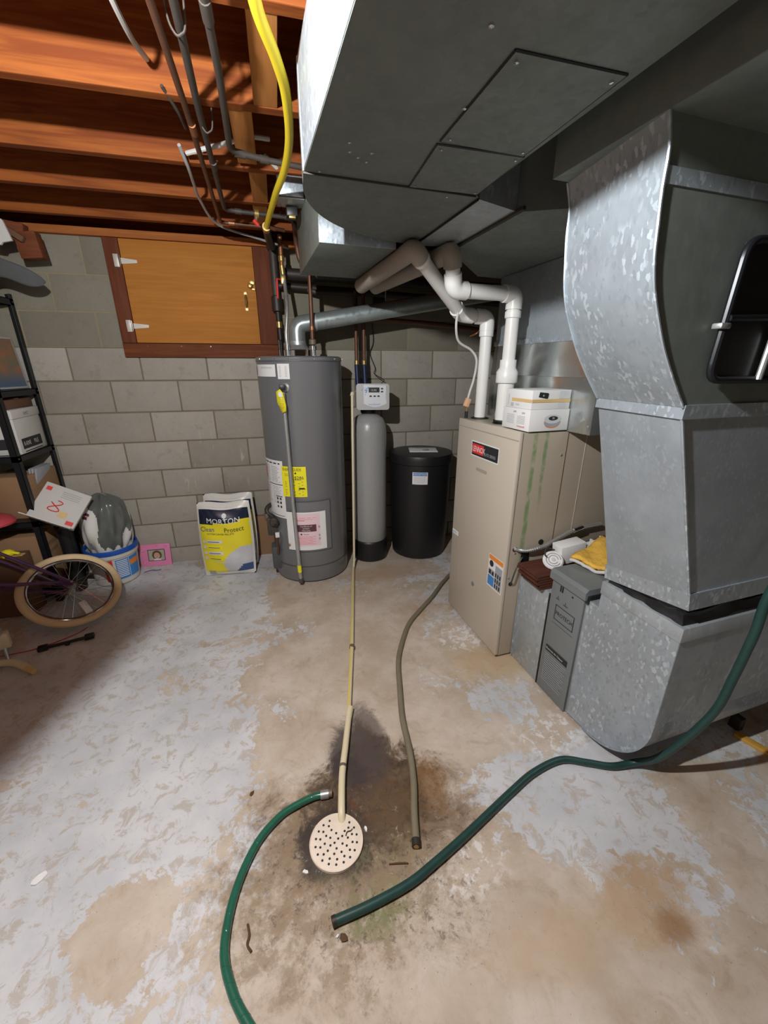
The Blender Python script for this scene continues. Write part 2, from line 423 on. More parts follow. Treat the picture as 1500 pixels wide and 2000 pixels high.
def basis(ex, ey):
    ex = Vector(ex).normalized(); ey = Vector(ey); ey = (ey - ex * ey.dot(ex)).normalized(); ez = ex.cross(ey)
    return Matrix((ex, ey, ez)).transposed()
_txt = {}
def text_geo(body, align='LEFT'):
    if (body, align) in _txt: return _txt[(body, align)]
    cu = bpy.data.curves.new('lettering', 'FONT'); cu.body = body; cu.size = 1; cu.align_x = align; cu.resolution_u = 2
    o = bpy.data.objects.new('lettering', cu); C.objects.link(o)
    me = bpy.data.meshes.new_from_object(o)
    g = ([tuple(v.co) for v in me.vertices], [tuple(p.vertices) for p in me.polygons])
    bpy.data.objects.remove(o); bpy.data.curves.remove(cu); bpy.data.meshes.remove(me)
    _txt[(body, align)] = g; return g
def lettering(lines, parent, m, fmap, name='lettering'):
    """lines: (text, x, y, size, align[, xstretch]) in label space; fmap maps (x, y) to a point."""
    b = bmesh.new()
    for L in lines:
        t, x, y, sz, al = L[:5]; xs = L[5] if len(L) > 5 else 1
        vs, fs = text_geo(t, al); q = [b.verts.new(fmap(x + v[0] * sz * xs, y + v[1] * sz)) for v in vs]
        for f in fs:
            try: b.faces.new([q[i] for i in f])
            except ValueError: pass
    me = bpy.data.meshes.new(name); b.to_mesh(me); b.free(); me.materials.append(m)
    o = bpy.data.objects.new(name, me); link(o, parent); return o
def patch(rects, parent, m, fmap, name, n=1):
    """thin printed rectangles (x0, x1, y0, y1) following fmap"""
    mb = MB()
    for (x0, x1, y0, y1) in rects:
        mb.grid(lambda a, b_: fmap(x0 + (x1 - x0) * a, y0 + (y1 - y0) * b_), n, 1)
    return mb.build(name, m, parent, normals=False)
def flat(o, ex, ey, lift=.001):
    o, ex, ey = Vector(o), Vector(ex).normalized(), Vector(ey).normalized(); nz = ex.cross(ey)
    return lambda x, y, l=lift: o + ex * x + ey * y + nz * l
def lift(f, dl): 
    def g(x, y): return f(x, y, dl)
    return g
def ring_piece(pts, i, r0, name, m, parent, r1=None): pass
def tubeobj(name, pts, r, m, parent=None, sm=1, seg=12, label=None, cat=None, **k):
    o = MB().tube(pts, r, seg, sm=sm, **k).build(name, m, parent)
    return tag(o, label, cat)
def collar(name, a, d, r, L, m, parent, seg=20):
    d = Vector(d).normalized(); a = Vector(a)
    return MB().tube([a - d * L / 2, a - d * (L / 2 - .003), a + d * (L / 2 - .003), a + d * L / 2], [r * .93, r, r, r * .93], seg).build(name, m, parent)

# ================================================================ SETTING
D = 3.111
fl = MB().bb(-2.7, 3.3, -3.1, 3.4, -.12, 0).build('floor', M['floor'], smooth=False); tag(fl, kind='structure')
wb = MB().bb(-2.6, 3.2, D + .006, D + .2, 0, 1.546).build('wall_back', M['mortar_low'], smooth=False); tag(wb, kind='structure')
for q_ in NTS: q_.object = wb
MB().bb(-2.6, 3.2, D + .002, D + .19, 1.546, 2.15).build('mortar_bed', M['mortar_high'], wb, smooth=False)
blk = {}
def block_mesh(mkey, wd, ht):
    k = (mkey, round(wd, 3), round(ht, 3))
    if k not in blk:
        o = MB().box((0, 0, 0), (wd, .03, ht), None, .0025).build('concrete_block', M[mkey], wb)
        blk[k] = o.data; bpy.data.objects.remove(o)
    return blk[k]
def add_block(x0, x1, z0, z1, key, dy=0):
    o = bpy.data.objects.new('concrete_block', block_mesh(key, x1 - x0, z1 - z0)); link(o, wb)
    o.location = ((x0 + x1) / 2, D + .015 + dy, (z0 + z1) / 2); return o
j = .009
for i in range(0, 12):
    z0 = .123 + .2032 * (i - 1); z1 = z0 + .2032
    off = -.26 if i % 2 == 0 else -.058
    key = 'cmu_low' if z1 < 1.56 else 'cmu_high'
    za, zb = max(z0 + j / 2, 0.0), min(z1 - j / 2, 2.15)
    if zb - za < .02: continue
    for kx in range(-6, 9):
        xa = off + .4064 * kx + j / 2; xb = xa + .4064 - j
        xa = max(xa, -2.6); xb = min(xb, 3.2)
        # opening behind the crawl-space door
        if z0 > 1.5:
            if xa < -.93 < xb: xb = -.93
            elif xa < 0.0 < xb: xa = 0.0
            elif xa >= -.94 and xb <= .01: continue
        if xb - xa < .03: continue
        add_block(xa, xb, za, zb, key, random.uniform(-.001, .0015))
for nm, (x0, x1, y0, y1) in {'wall_left': (-2.7, -2.6, -3.1, 3.3), 'wall_right': (3.2, 3.3, -3.1, 3.3), 'wall_front': (-2.6, 3.2, -3.1, -3.0)}.items():
    tag(MB().bb(x0, x1, y0, y1, 0, 2.43).build(nm, M['cmu_high'], smooth=False), kind='structure')
ce = MB().bb(-2.7, 3.3, -3.1, 3.4, 2.425, 2.47).build('ceiling', M['subfloor'], smooth=False); tag(ce, kind='structure')
jo = MB().box((0, 0, 0), (5.8, .038, .235), None, .003).build('joist', M['joist'], ce, smooth=False)
jm = jo.data; bpy.data.objects.remove(jo)
jy = [1.665 + .4064 * k for k in range(-11, 4)]
for y in jy:
    o = bpy.data.objects.new('joist', jm); link(o, ce); o.location = (.3 + random.uniform(-.02, .02), y + (.035 if 2.0 < y < 2.2 else 0), 2.3075)
    o.rotation_euler = (0, 0, random.uniform(-.002, .002))
for y0, y1 in [(a + .019, b - .019) for a, b in zip(jy, jy[1:])]:
    if y0 > .3:
        bo = {0: .0, 1: -.005, 2: .045, 3: -.035}.get(int((y0 - .4) / .4064) % 4, 0)
        MB().bb(-.05 + bo, .022 + bo, y0, y1, 2.192, 2.23, .002).build('blocking', M['joist_y'], ce, smooth=False)
tag(MB().bb(-2.6, 3.2, 3.075, 3.25, 2.15, 2.19, .002).build('trim_1', M['sill'], smooth=False), kind='structure')
MB().bb(-2.6, 3.2, 3.20, 3.24, 2.19, 2.425, .002).build('rim_joist', M['joist'], ce, smooth=False)

# crawl-space access door
dr = empty('door_1', (0, D, 0), kind='structure')
MB().bb(-.945, -.862, -.025, .01, 1.573, 2.149, .003).build('casing', M['casing_y'], dr)
MB().bb(-.096, .017, -.025, .01, 1.573, 2.149, .003).build('casing', M['casing_y'], dr)
MB().bb(-.945, .017, -.027, .01, 1.488, 1.571, .003).build('casing', M['casing'], dr)
MB().bb(-.86, -.098, -.018, .004, 1.575, 2.148, .002).build('door_panel', M['ply'], dr)
for z in (2.03, 1.672):
    h = MB()
    h.bb(-.90, -.872, -.030, -.0255, z - .034, z + .034, .001)
    h.prism([(-.872, .017), (-.872, -.017), (-.775, -.008), (-.775, .008)], (0, 0, z), X3, Z3, Y3, -.022, -.0185)
    hh = h.build('hinge', M['hinge'], dr)
    MB().tube([(-.869, -.027, z - .03), (-.869, -.027, z + .03)], .005, 8).build('hinge_pin', M['chrome'], hh)
hd = MB()
hd.tube([(-.165, -.022, 1.873), (-.165, -.045, 1.86), (-.165, -.052, 1.835), (-.165, -.045, 1.81), (-.165, -.022, 1.797)], [.004, .006, .008, .006, .004], 8, sm=4)
hd.box((-.165, -.02, 1.882), (.022, .004, .022), None, .001).box((-.165, -.02, 1.788), (.022, .004, .022), None, .001)
hd.build('handle', M['brass'], dr)
la = MB().lathe([(.0, 0), (.014, .002), (.016, .012), (.010, .02), (0, .022)], (-.13, -.018, 1.925), 14, Matrix.Rotation(rad(90), 3, 'X'))
la.box((-.115, -.03, 1.945), (.03, .008, .022), Matrix.Rotation(.3, 3, 'Y'), .001).box((-.11, -.03, 1.906), (.022, .008, .012), None, .001)
la.build('latch', M['brass'], dr)
for x in (-.80, -.60, -.42):
    MB().lathe([(.004, 0), (.004, .002)], (x, -.027, 1.556), 8, Matrix.Rotation(rad(90), 3, 'X')).build('nail_head', M['chrome'], dr)

# ================================================================ EQUIPMENT FRAME (turned 4 degrees to the wall)
F0 = (.969, 1.514); EA = rad(4)
EU, EV = Vector((math.cos(EA), math.sin(EA), 0)), Vector((-math.sin(EA), math.cos(EA), 0))
def G(u, v, z): return Vector((F0[0], F0[1], 0)) + EU * u + EV * v + Z3 * z
def equip(name, label, cat, u=0, v=0, z=0):
    o = empty(name, G(u, v, z), EA, label, cat); o['_off'] = 0; del o['_off']; return o
# helper: coordinates stay in the common u, v, z frame; parts are shifted back by the thing's origin
class EQ:
    def __init__(s, name, label, cat, u=0, v=0, z=0):
        s.e = equip(name, label, cat, u, v, z); s.o = Vector((u, v, z))
    def add(s, mb, name, m=None, parent=None, **k):
        o = mb.build(name, m, s.e if parent is None else parent, **k)
        if parent is None: o.location = -s.o
        return o

# ---- furnace
fu = EQ('furnace', 'tall beige sheet-metal furnace standing right of the black tank', 'furnace')
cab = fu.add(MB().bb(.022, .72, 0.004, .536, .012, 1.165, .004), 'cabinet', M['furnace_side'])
dpan = fu.add(MB().bb(0, .021, .0, .54, .02, 1.172, .006), 'door_panel', M['furnace'])
MB().bb(-.0015, .0, .003, .537, 1.132, 1.136).build('panel_seam', M['furnace_dark'], dpan)
fx = lambda v, z: flat((-.0005, v, z), -Y3, Z3)
f = flat((0, .385, 1.0), -Y3, Z3)
bd = patch([(0, .25, 0, .078)], fu.e, M['paper'], lift(f, .0010), 'badge'); bd['label'] = 'black and red name badge with white border'
def sk(v, z, sh): return None
# badge follows the door; slightly skewed print is avoided
patch([(.006, .244, .006, .072)], bd, M['ink'], lift(f, .0016), 'badge_field')
patch([(.012, .118, .016, .064)], bd, M['ink_red'], lift(f, .0020), 'badge_colour')
lettering([('LENNOX', .014, .026, .040, 'LEFT', .72)], bd, M['ink_white'], lift(f, .0026))
lettering([('ELITE SERIES', .124, .020, .020, 'LEFT', .95)], bd, M['ink_grey'], lift(f, .0026))
patch([(.06, .16, -.068, -.052)], fu.e, M['furnace_dark'], lift(f, .0012), 'faint_sticker')
f = flat((0, .134, .375), -Y3, Z3)
st = patch([(0, .128, 0, .178)], fu.e, M['paper'], lift(f, .001), 'warning_sticker'); st['label'] = 'sticker with orange heading and blue and grey boxes'
patch([(.004, .124, .150, .174)], st, M['orange'], lift(f, .0016), 'sticker_heading')
patch([(.006, .06, .008, .062)], st, M['ink_blue'], lift(f, .0016), 'sticker_box')
patch([(.006, .06, .066, .098), (.064, .122, .008, .135)], st, M['ink_grey'], lift(f, .0016), 'sticker_box')
patch([(.068 + .018 * (i % 3), .078 + .018 * (i % 3), .014 + .030 * (i // 3), .036 + .030 * (i // 3)) for i in range(9)] + [(.012, .03, .07, .094), (.038, .054, .07, .09)], st, M['ink'], lift(f, .0022), 'sticker_print')
MB().lathe([(.017, 0), (.017, .001)], (-.0018, .105, .505), 14, Matrix.Rotation(rad(-90), 3, 'Y')).build('sticker_dial', M['ink'], st)
f = flat((0, .532, .505), -Y3, Z3)
sm_ = patch([(0, .072, 0, .028)], fu.e, M['paper'], lift(f, .001), 'small_sticker')
lettering([('SERVICE', .004, .009, .012, 'LEFT')], sm_, M['ink_blue'], lift(f, .0016))
fu.add(MB().lathe([(.013, 0), (.013, .002), (.008, .004)], (0, .265, .30), 14, Matrix.Rotation(rad(-90), 3, 'Y')), 'knockout_plug', M['cabinet'])
# side panels facing the camera: seams, screws, openings
for u in (.255, .36): MB().bb(u, u + .002, .002, .0045, .55, 1.16).build('side_seam', M['cardboard_dark'] if u < .3 else M['furnace'], fu.e)
for (u, z) in ((.232, 1.06), (.05, .60), (.03, .47)): fu.add(MB().lathe([(.005, 0), (.005, .003), (0, .004)], (u, .004, z), 8, Matrix.Rotation(rad(90), 3, 'X')), 'screw', M['steel'])
fu.add(MB().lathe([(.011, 0), (.011, .002)], (.045, .003, .435), 12, Matrix.Rotation(rad(90), 3, 'X')), 'grommet', M['black'])
fu.add(MB().bb(.085, .13, -.001, .004, .535, .60, .002), 'knockout_opening', M['black'])
fu.add(MB().lathe([(.014, 0), (.014, .002)], (.19, .003, .64), 12, Matrix.Rotation(rad(90), 3, 'X')), 'knockout_opening', M['black'])
fu.add(MB().tube([(.045, -.002, .435), (.035, -.02, .47), (.05, -.02, .53), (.09, -.004, .575)], .0035, 6, sm=4), 'control_wire', M['lead'])
for (u, v) in ((.12, .53), (.118, .311)):
    fu.add(MB().lathe([(.034, 0), (.048, 0), (.048, .004), (.034, .008)], (u, v, 1.165), 20), 'pipe_gasket', M['black'])
fu.add(MB().tube([(.17, .45, 1.19), (.20, .40, 1.20), (.22, .34, 1.19)], .022, 10, sm=3), 'vent_tee', M['steel'])
for v in (.05, .45): fu.add(MB().bb(.04, .68, v, v + .06, 0, .012), 'foot_shim', M['rust_metal'])

# ---- supply plenum above the furnace
pn = EQ('supply_plenum', 'shiny galvanised plenum rising from the back of the furnace top', 'duct', .24, 0, 1.166)
pn.add(MB().bb(.24, .78, -.13, .65, 1.166, 1.39, .002), 'coil_case', M['galv_shiny'])
mb = MB()
a = [(.24, -.13), (.78, -.13), (.78, .65), (.24, .65)]; b = [(.25, .0), (.74, .0), (.74, .64), (.25, .64)]
va = [mb.bm.verts.new((p[0], p[1], 1.39)) for p in a]; vb = [mb.bm.verts.new((p[0], p[1], 1.545)) for p in b]
for i in range(4): mb._f([va[i], va[(i + 1) % 4], vb[(i + 1) % 4], vb[i]])
pn.add(mb, 'transition', M['galv_shiny'], smooth=False)
pn.add(MB().bb(.25, .74, .0, .64, 1.545, 1.868, .002), 'riser', M['galv_fine'])
pn.add(MB().bb(.244, .746, -.006, .646, 1.535, 1.56, .001), 'drive_cleat', M['galv_bright'])
for z in (1.20, 1.35): pn.add(MB().lathe([(.004, 0), (.004, .003)], (.24, -.115, z), 8, Matrix.Rotation(rad(-90), 3, 'Y')), 'screw', M['steel'])

# ---- main trunk duct with elbow, rear takeoff and tail section
tk = EQ('trunk_duct', 'big overhead galvanised supply duct, whose underside spans the upper middle', 'duct', -.63, -.9, 1.9)
cx, cy, Ro = -.37, -.17, .505
poly = [(-.878, -3.0), (-.878, -.17)]
for i in range(1, 25):
    t = rad(180 - 90 * i / 24); poly.append((cx + Ro * math.cos(t), cy + Ro * math.sin(t)))
poly += [(-.365, -.17), (-.385, -.19), (-.385, -3.0)]
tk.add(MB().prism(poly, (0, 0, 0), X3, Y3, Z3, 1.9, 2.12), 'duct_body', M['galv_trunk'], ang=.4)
# standing seams across the underside
for v in (-.185, -1.35, -2.5): tk.add(MB().bb(-.88, -.383, v - .002, v + .002, 1.895, 1.902, .0005), 'cross_seam', M['lead'])
tk.add(MB().bb(-.368, -.364, -.17, .335, 1.893, 1.902, .0005), 'cross_seam', M['black'])
def panel(poly, z, nm='access_panel'):
    o = tk.add(MB().prism(poly, (0, 0, 0), X3, Y3, Z3, z, 1.9), nm, M['galv_trunk'], ang=.3)
    bm_ = MB(); cx_ = sum(p[0] for p in poly) / len(poly); cy_ = sum(p[1] for p in poly) / len(poly)
    P = [(cx_ + (p[0] - cx_) * 1.015, cy_ + (p[1] - cy_) * 1.012, 1.8985) for p in poly]
    for a_, b_ in zip(P, P[1:] + P[:1]): bm_.tube([a_, b_], .0018, 4)
    bm_.build('panel_edge', M['black'], o)
    for k, p in enumerate(poly):
        q = (cx_ + (p[0] - cx_) * .88, cy_ + (p[1] - cy_) * .88)
        MB().lathe([(.004, 0), (.004, -.003), (0, -.004)], (q[0], q[1], z), 8).build('screw', M['chrome'], o)
    return o
panel([(-.617, -.71), (-.612, -.43), (-.40, -.43), (-.405, -.72)], 1.897)
panel([(-.613, -.415), (-.591, -.19), (-.388, -.20), (-.395, -.425)], 1.8965)
for (u, v) in ((-.80, -.36), (-.79, -.32), (-.765, -.30), (-.74, -.285), (-.74, -.33), (-.69, -.83), (-.68, -.74), (-.62, -.55), (-.84, -.20), (-.46, -.15)):
    tk.add(MB().lathe([(.0045, 0), (.0045, -.002), (.001, -.0035)], (u, v, 1.9), 8), 'screw', M['chrome'])
# section after the elbow, flaring over the furnace
poly = [(-.362, .335), (-.362, -.17), (-.20, -.12), (-.20, .31)]
tk.add(MB().prism(poly, (0, 0, 0), X3, Y3, Z3, 1.897, 2.12), 'collar_section', M['galv'])
mb = MB()
a = [(-.20, -.16, 1.885), (-.20, .33, 1.885), (-.20, .33, 2.12), (-.20, -.16, 2.12)]
b = [(.80, -.42, 1.868), (.80, .70, 1.868), (.80, .70, 2.12), (.80, -.42, 2.12)]
mid_ = [(.12, -.40, 1.87), (.12, .66, 1.87), (.12, .66, 2.12), (.12, -.40, 2.12)]
rs = [[mb.bm.verts.new(p) for p in r] for r in (a, mid_, b)]
for r0, r1 in zip(rs, rs[1:]):
    for i in range(4): mb._f([r0[i], r0[(i + 1) % 4], r1[(i + 1) % 4], r1[i]])
mb._f(rs[0]); mb._f(rs[-1][::-1])
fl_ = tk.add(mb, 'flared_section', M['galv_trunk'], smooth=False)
patch([(0, .10, 0, .03)], fl_, M['paper'], flat((.02, -.28, 1.868), (1, -.1, 0), (-.1, -1, 0), .003), 'small_sticker')
tk.add(MB().bb(-.206, -.196, -.165, .335, 1.888, 1.898, .001), 'cross_seam', M['lead'])
# takeoff running on to the back wall
tk.add(MB().bb(-.752, -.445, .342, .95, 1.878, 2.12, .002), 'rear_takeoff', M['galv_trunk'])
tk.add(MB().bb(-.754, -.443, .336, .343, 1.878, 1.96, .001), 'takeoff_face', M['galv_bright'])
# left side face cleats
tk.add(MB().bb(-.881, -.876, -.19, -.178, 1.9, 2.12, .001), 'drive_cleat', M['galv_bright'])
tk.add(MB().bb(-.8795, -.878, -2.99, -.19, 1.902, 2.118), 'lit_side_sheet', M['galv_bright'])  # brighter copy of the duct metal, painting the light on this side
for v in (-.9, -.35): tk.add(MB().bb(-.79, -.75, v, v + .02, 2.12, 2.19), 'hanger_strap', M['steel']); tk.add(MB().bb(-.5, -.46, v, v + .02, 2.12, 2.19), 'hanger_strap', M['steel'])

# ---- return air duct: trunk, offset drop, straight, boot
rd = EQ('return_air_duct', 'galvanised return duct sweeping down at the right edge to a rounded boot on the floor', 'duct', .1, -.6, 0)
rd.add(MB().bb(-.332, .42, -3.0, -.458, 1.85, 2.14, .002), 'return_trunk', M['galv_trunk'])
L = [(-.330, 1.85), (-.314, 1.80), (-.312, 1.74), (-.305, 1.68), (-.298, 1.63), (-.283, 1.58), (-.258, 1.53), (-.223, 1.47), (-.178, 1.41), (-.124, 1.345)]
SHV = Vector((.155, 1, 0)); SHO = (.155 * .75, 0, 0)
W = .66
poly = L + [(u + W, z) for (u, z) in reversed(L)]
def side_prism(poly, v0, v1, sh=True): return MB().prism(poly, SHO if sh else (0, 0, 0), X3, Z3, SHV if sh else Y3, v0, v1)
rd.add(side_prism(poly, -.75, -.457), 'offset_elbow', M['galv_bright'], ang=.5)
dk = rd.add(side_prism([(u + .001, z) for u, z in L] + [(u + W - .001, z) for u, z in reversed(L)], -.7515, -.750), 'elbow_shade_cheek', M['galv_trunk'], ang=.5)  # darker copy of the elbow metal, painting shade on the near face
for v in (-.752, -.4555): rd.add(MB().tube([(u - .001 + .155 * (v + .75), v, z) for u, z in L], .0035, 6, sm=3), 'edge_seam', M['galv_bright'])
rd.add(side_prism([(-.312, 1.775), (-.3115, 1.748), (.36, 1.748), (.36, 1.775)], -.7535, -.4545), 'band', M['galv_bright'])
rd.add(side_prism([(-.122, 1.35), (-.124, 1.318), (-.124 + W, 1.318), (-.12 + W, 1.35)], -.757, -.45), 'upper_collar', M['galv_bright'])
def loft(sec):
    mb = MB(); rs = [[mb.bm.verts.new(p) for p in r] for r in sec]
    for r0, r1 in zip(rs, rs[1:]):
        for i in range(4): mb._f([r0[i], r0[(i + 1) % 4], r1[(i + 1) % 4], r1[i]])
    mb._f(rs[0]); mb._f(rs[-1][::-1]); return mb
def sect(u0, u1, du, z0, z1, va=-.7505, vb=-.456): return [(u0, va, z0), (u0 + du, vb, z1), (u1 + du, vb, z1), (u1, va, z0)]
rd.add(loft([sect(-.118, -.118 + W, .046, 1.32, 1.325), sect(.098, .098 + W, .012, .775, .72)]), 'straight_section', M['galv_fine'], smooth=False)
rd.add(MB().tube([(-.119, -.752, 1.318), (.097, -.752, .78)], .004, 6), 'edge_seam', M['galv_bright'])
rd.add(loft([sect(.083, .083 + W, .012, .812, .757, -.756, -.451), sect(.094, .094 + W, .012, .755, .70, -.758, -.449)]), 'lower_collar', M['galv_bright'], smooth=False)
# flexible black connector, sagging between collar and boot
mb = MB(); n = 10
def ringp(u0, u1, v0, v1, z, wob):
    P = []
    for i in range(n): P.append((u0 + wob * math.sin(i * 1.7) * .3, v0 + (v1 - v0) * i / n, z + .006 * math.sin(i * 2.1)))
    for i in range(n): P.append((u0 + (u1 - u0) * i / n, v1, z))
    for i in range(n): P.append((u1, v1 + (v0 - v1) * i / n, z))
    for i in range(n): P.append((u1 + (u0 - u1) * i / n, v0 + wob * math.sin(i * 1.3) * .3, z + .005 * math.sin(i * 1.9)))
    return P
prev = None
for (z, ins, wob) in ((.745, -.003, 0), (.728, .012, .02), (.715, .02, .03), (.698, .008, .02), (.68, .002, .0)):
    r = [mb.bm.verts.new(p) for p in ringp(.104 + ins, .09 + W - ins, -.75 + ins, -.46 - ins, z, wob)]
    if prev:
        for i in range(len(r)): mb._f([prev[i], prev[(i + 1) % len(r)], r[(i + 1) % len(r)], r[i]])
    prev = r
rd.add(mb, 'flexible_connector', M['black'], ang=1.2)
# boot: profile in v, z with a rounded heel
bp = [(-.455, .685), (-.756, .685), (-.756, .30)]
for i in range(1, 15):
    t = rad(180 + 90 * i / 14); bp.append((-.756 + .262 + .262 * math.cos(t), .285 + .262 * math.sin(t) + .0))
bp += [(-.414, .018), (-.414, .58), (-.455, .58)]
rd.add(MB().prism(bp, (0, 0, 0), Y3, Z3, X3, .1, .1 + W), 'boot', M['galv_bright'], ang=.4)
rd.add(MB().prism([(-.7568, .684), (-.7568, .30), (-.754, .30), (-.754, .684)], (0, 0, 0), Y3, Z3, X3, .102, .1 + W - .002), 'boot_cheek', M['galv'], ang=.4)
rd.add(MB().bb(.096, .104 + W, -.760, -.452, .64, .69, .002), 'boot_collar', M['galv'])
mb = MB().tube([(.0985, p[0], p[1]) for p in bp[2:17]], .0035, 6)
rd.add(mb, 'edge_seam', M['galv_bright'])
rd.add(MB().bb(.14, .62, -.56, -.44, 0, .02), 'support_block', M['cardboard_dark'])
rd.add(MB().bb(.72, .75, -.70, -.66, 0, .06, .002), 'support_leg', M['iron'])

# ---- air cleaner cabinet and filter housing
hs = EQ('filter_housing', 'plain galvanised duct box between the furnace and the grey air cleaner', 'duct', .1, -.1, 0)
hs.add(MB().bb(.1, .66, -.208, -.002, .004, .495, .002), 'housing_box', M['galv'])
hs.add(MB().bb(.095, .10, -.008, -.002, .004, .495), 'edge_flange', M['galv_bright'])
hs.add(MB().bb(.096, .10, -.2085, -.203, .004, .495), 'edge_flange', M['iron'])
for (v, z) in ((-.02, .40), (-.02, .2), (-.03, .05)): hs.add(MB().lathe([(.004, 0), (.004, .003)], (.1, v, z), 8, Matrix.Rotation(rad(-90), 3, 'Y')), 'screw', M['chrome'])
ac = EQ('air_cleaner', 'narrow grey enamel air cleaner cabinet with a slanted lid, left of the boot', 'air cleaner', .1, -.3, 0)
ac.add(MB().bb(.105, .66, -.395, -.213, .004, .612, .002), 'case', M['cabinet'])
fp = ac.add(MB().bb(.094, .105, -.393, -.215, .006, .60, .002), 'front_panel', M['cabinet'])
lidp = [(.080, .58), (.080, .612), (.092, .625), (.40, .625), (.40, .60), (.093, .60), (.088, .58)]
ac.add(MB().prism(lidp, (0, 0, 0), X3, Z3, Y3, -.408, -.2095), 'lid', M['cabinet'])
ac.add(MB().bb(.4, .46, -.402, -.2095, .50, .61), 'end_flange', M['galv'])
f = flat((.094 , -.22, 0), -Y3, Z3)
def rrect(x0, x1, y0, y1, t, par, fm, m):
    return patch([(x0, x1, y0, y0 + t), (x0, x1, y1 - t, y1), (x0, x0 + t, y0, y1), (x1 - t, x1, y0, y1)], par, m, fm, 'logo_outline')
rrect(.035, .145, .40, .472, .003, ac.e, lift(f, .002), M['ink'])
lettering([('PROTECH', .09, .426, .026, 'CENTER', .85)], ac.e, M['ink'], lift(f, .002))
ac_b = patch([(.018, .150, .225, .255)], ac.e, M['ink'], lift(f, .002), 'black_band')
lettering([('Electronic Air Cleaner', .022, .235, .0135, 'LEFT', .85)], ac.e, M['ink_white'], lift(f, .003))
patch([(.02, .15 - .01 * (i % 3), .208 - .011 * i, .2115 - .011 * i) for i in range(14)], ac.e, M['ink_grey'], lift(f, .002), 'fine_print')
patch([(.03, .15, .380, .3815), (.03, .05, .498, .501), (.075, .10, .490, .493), (.04, .042, .502, .515), (.085, .087, .495, .508)], ac.e, M['ink'], lift(f, .002), 'fine_print')
patch([(.045, .052, .540, .567), (.056, .063, .540, .567), (.112, .120, .548, .555)], ac.e, M['black'], lift(f, .002), 'switch_slots')
for e in list(ac.e.children):
    if e.name.split('.')[0] in ('logo_outline', 'lettering', 'black_band', 'fine_print', 'switch_slots'): e.location = (-.1, .3, 0)
for e in list(fu.e.children):
    pass
bx = MB().bb(.104, .14, -.411, -.396, .01, .55, .001); ac.add(bx, 'side_channel', M['galv'])

# ---- stack of brown boards on the housing
for k in range(6):
    dx = [-.0, .006, -.004, .008, .002, .012][k] ; dz = .0118
    o = MB().box((0, 0, 0), (.44, .145, .0095), None, .0015).build('stained_board', M['board'])
    o.location = G(.29 + dx - .006 * k, -.108 + .003 * k, .5005 + dz * (k + 0)); o.rotation_euler = (0, 0, EA + rad(-1.5 + .6 * k))
    tag(o, None, 'board', 'brown boards stacked on the filter housing')
    o['label'] = ['dark brown board at the very bottom of the stack on the filter housing', 'dark brown board second from the bottom of the stack', 'brown board third from the bottom of the stack', 'brown board third from the top of the stack', 'brown board just under the topmost one of the stack', 'topmost dark brown board of the stack, with the round detector on it'][k]
# shown smoke detector, white register, insulation
sdv = EQ('smoke_detector', 'round white smoke detector lying on the brown boards', 'detector', .175, -.11, .5645)
Rt = Matrix.Rotation(rad(38), 3, 'X') @ Matrix.Rotation(rad(-30), 3, 'Y')
def lat(mb, prof, Rm, c=(0, 0, 0), seg=32): return mb.lathe(prof, c, seg, Rm)
sd = sdv.e; RS = basis((.75, -.55, 0), (.35, .45, .55)); cS = Vector((0, 0, .032))
lat(MB(), [(.041, -.010), (.045, -.004), (.045, .006), (.039, .012), (.0, .0138)], RS, cS, 36).build('body', M['white'], sd)
for (r0) in (.031, .020):
    MB().tube([cS + RS @ Vector((r0 * math.cos(t), r0 * math.sin(t), .0138)) for t in [rad(a_) for a_ in range(10, 340, 12)]], .0022, 6).build('sound_slot', M['ink_grey'], sd)
lat(MB(), [(.009, .012), (.009, .016), (0, .017)], RS, cS, 20).build('test_button', M['box_white'], sd)
rg = EQ('wall_register', 'white slatted louvre grille lying behind the smoke detector', 'grille', .335, -.088, .566)
Rr = Rz(rad(-4))
mb = MB().box((-.055, 0, .055), (.13, .07, .09), Rr @ Matrix.Rotation(rad(-8), 3, 'Y'), .004); mb.build('end_housing', M['white'], rg.e)
for k in range(2): MB().box((.13, 0, .052 + .0 + (.058 if k else -.0) - .03), (.26, .05, .007), Rr @ Matrix.Rotation(rad(-8), 3, 'Y'), .001).build('rail', M['box_white'], rg.e)
for k in range(5): MB().box((.02 + .055 * k, -.01, .052 + .008 * k), (.008, .05, .066), Rr, .001).build('slat', M['box_white'], rg.e)
MB().box((.13, .02, .055), (.26, .004, .06), Rr @ Matrix.Rotation(rad(-8), 3, 'Y')).build('back_plate', M['black'], rg.e)
MB().tube([(-.12, .02, .06), (-.16, .03, .07), (-.19, 0, .055), (-.2, -.02, .06)], .003, 6, sm=4).build('hook_wire', M['lead'], rg.e)
ins = MB(); random.seed(3)
def insf(a_, b_):
    P0 = Vector((.19, -.20)).lerp(Vector((.44, -.115)), a_); P1 = Vector((.235, -.345)).lerp(Vector((.44, -.40)), a_); p = P0.lerp(P1, b_)
    return (p.x, p.y, .642 + .03 * a_ * (1 - b_) + .006 * math.sin(9 * a_ + 7 * b_) + .008 * random.random())
ins.grid(insf, 16, 14)
iq = EQ('insulation_scrap', 'torn yellow fibreglass insulation scrap draped over the air cleaner', 'insulation', 0, 0, 0)
o = ins.build('insulation_batt', M['insulation'], iq.e, normals=False); sol = o.modifiers.new('thick', 'SOLIDIFY'); sol.thickness = .014
def inse(t): return insf(.0, t)
MB().tube([Vector(insf(.0, t / 12)) + Vector((-.006, 0, -.004)) for t in range(13)], .007, 8).build('paper_backing', M['box_white'], iq.e)
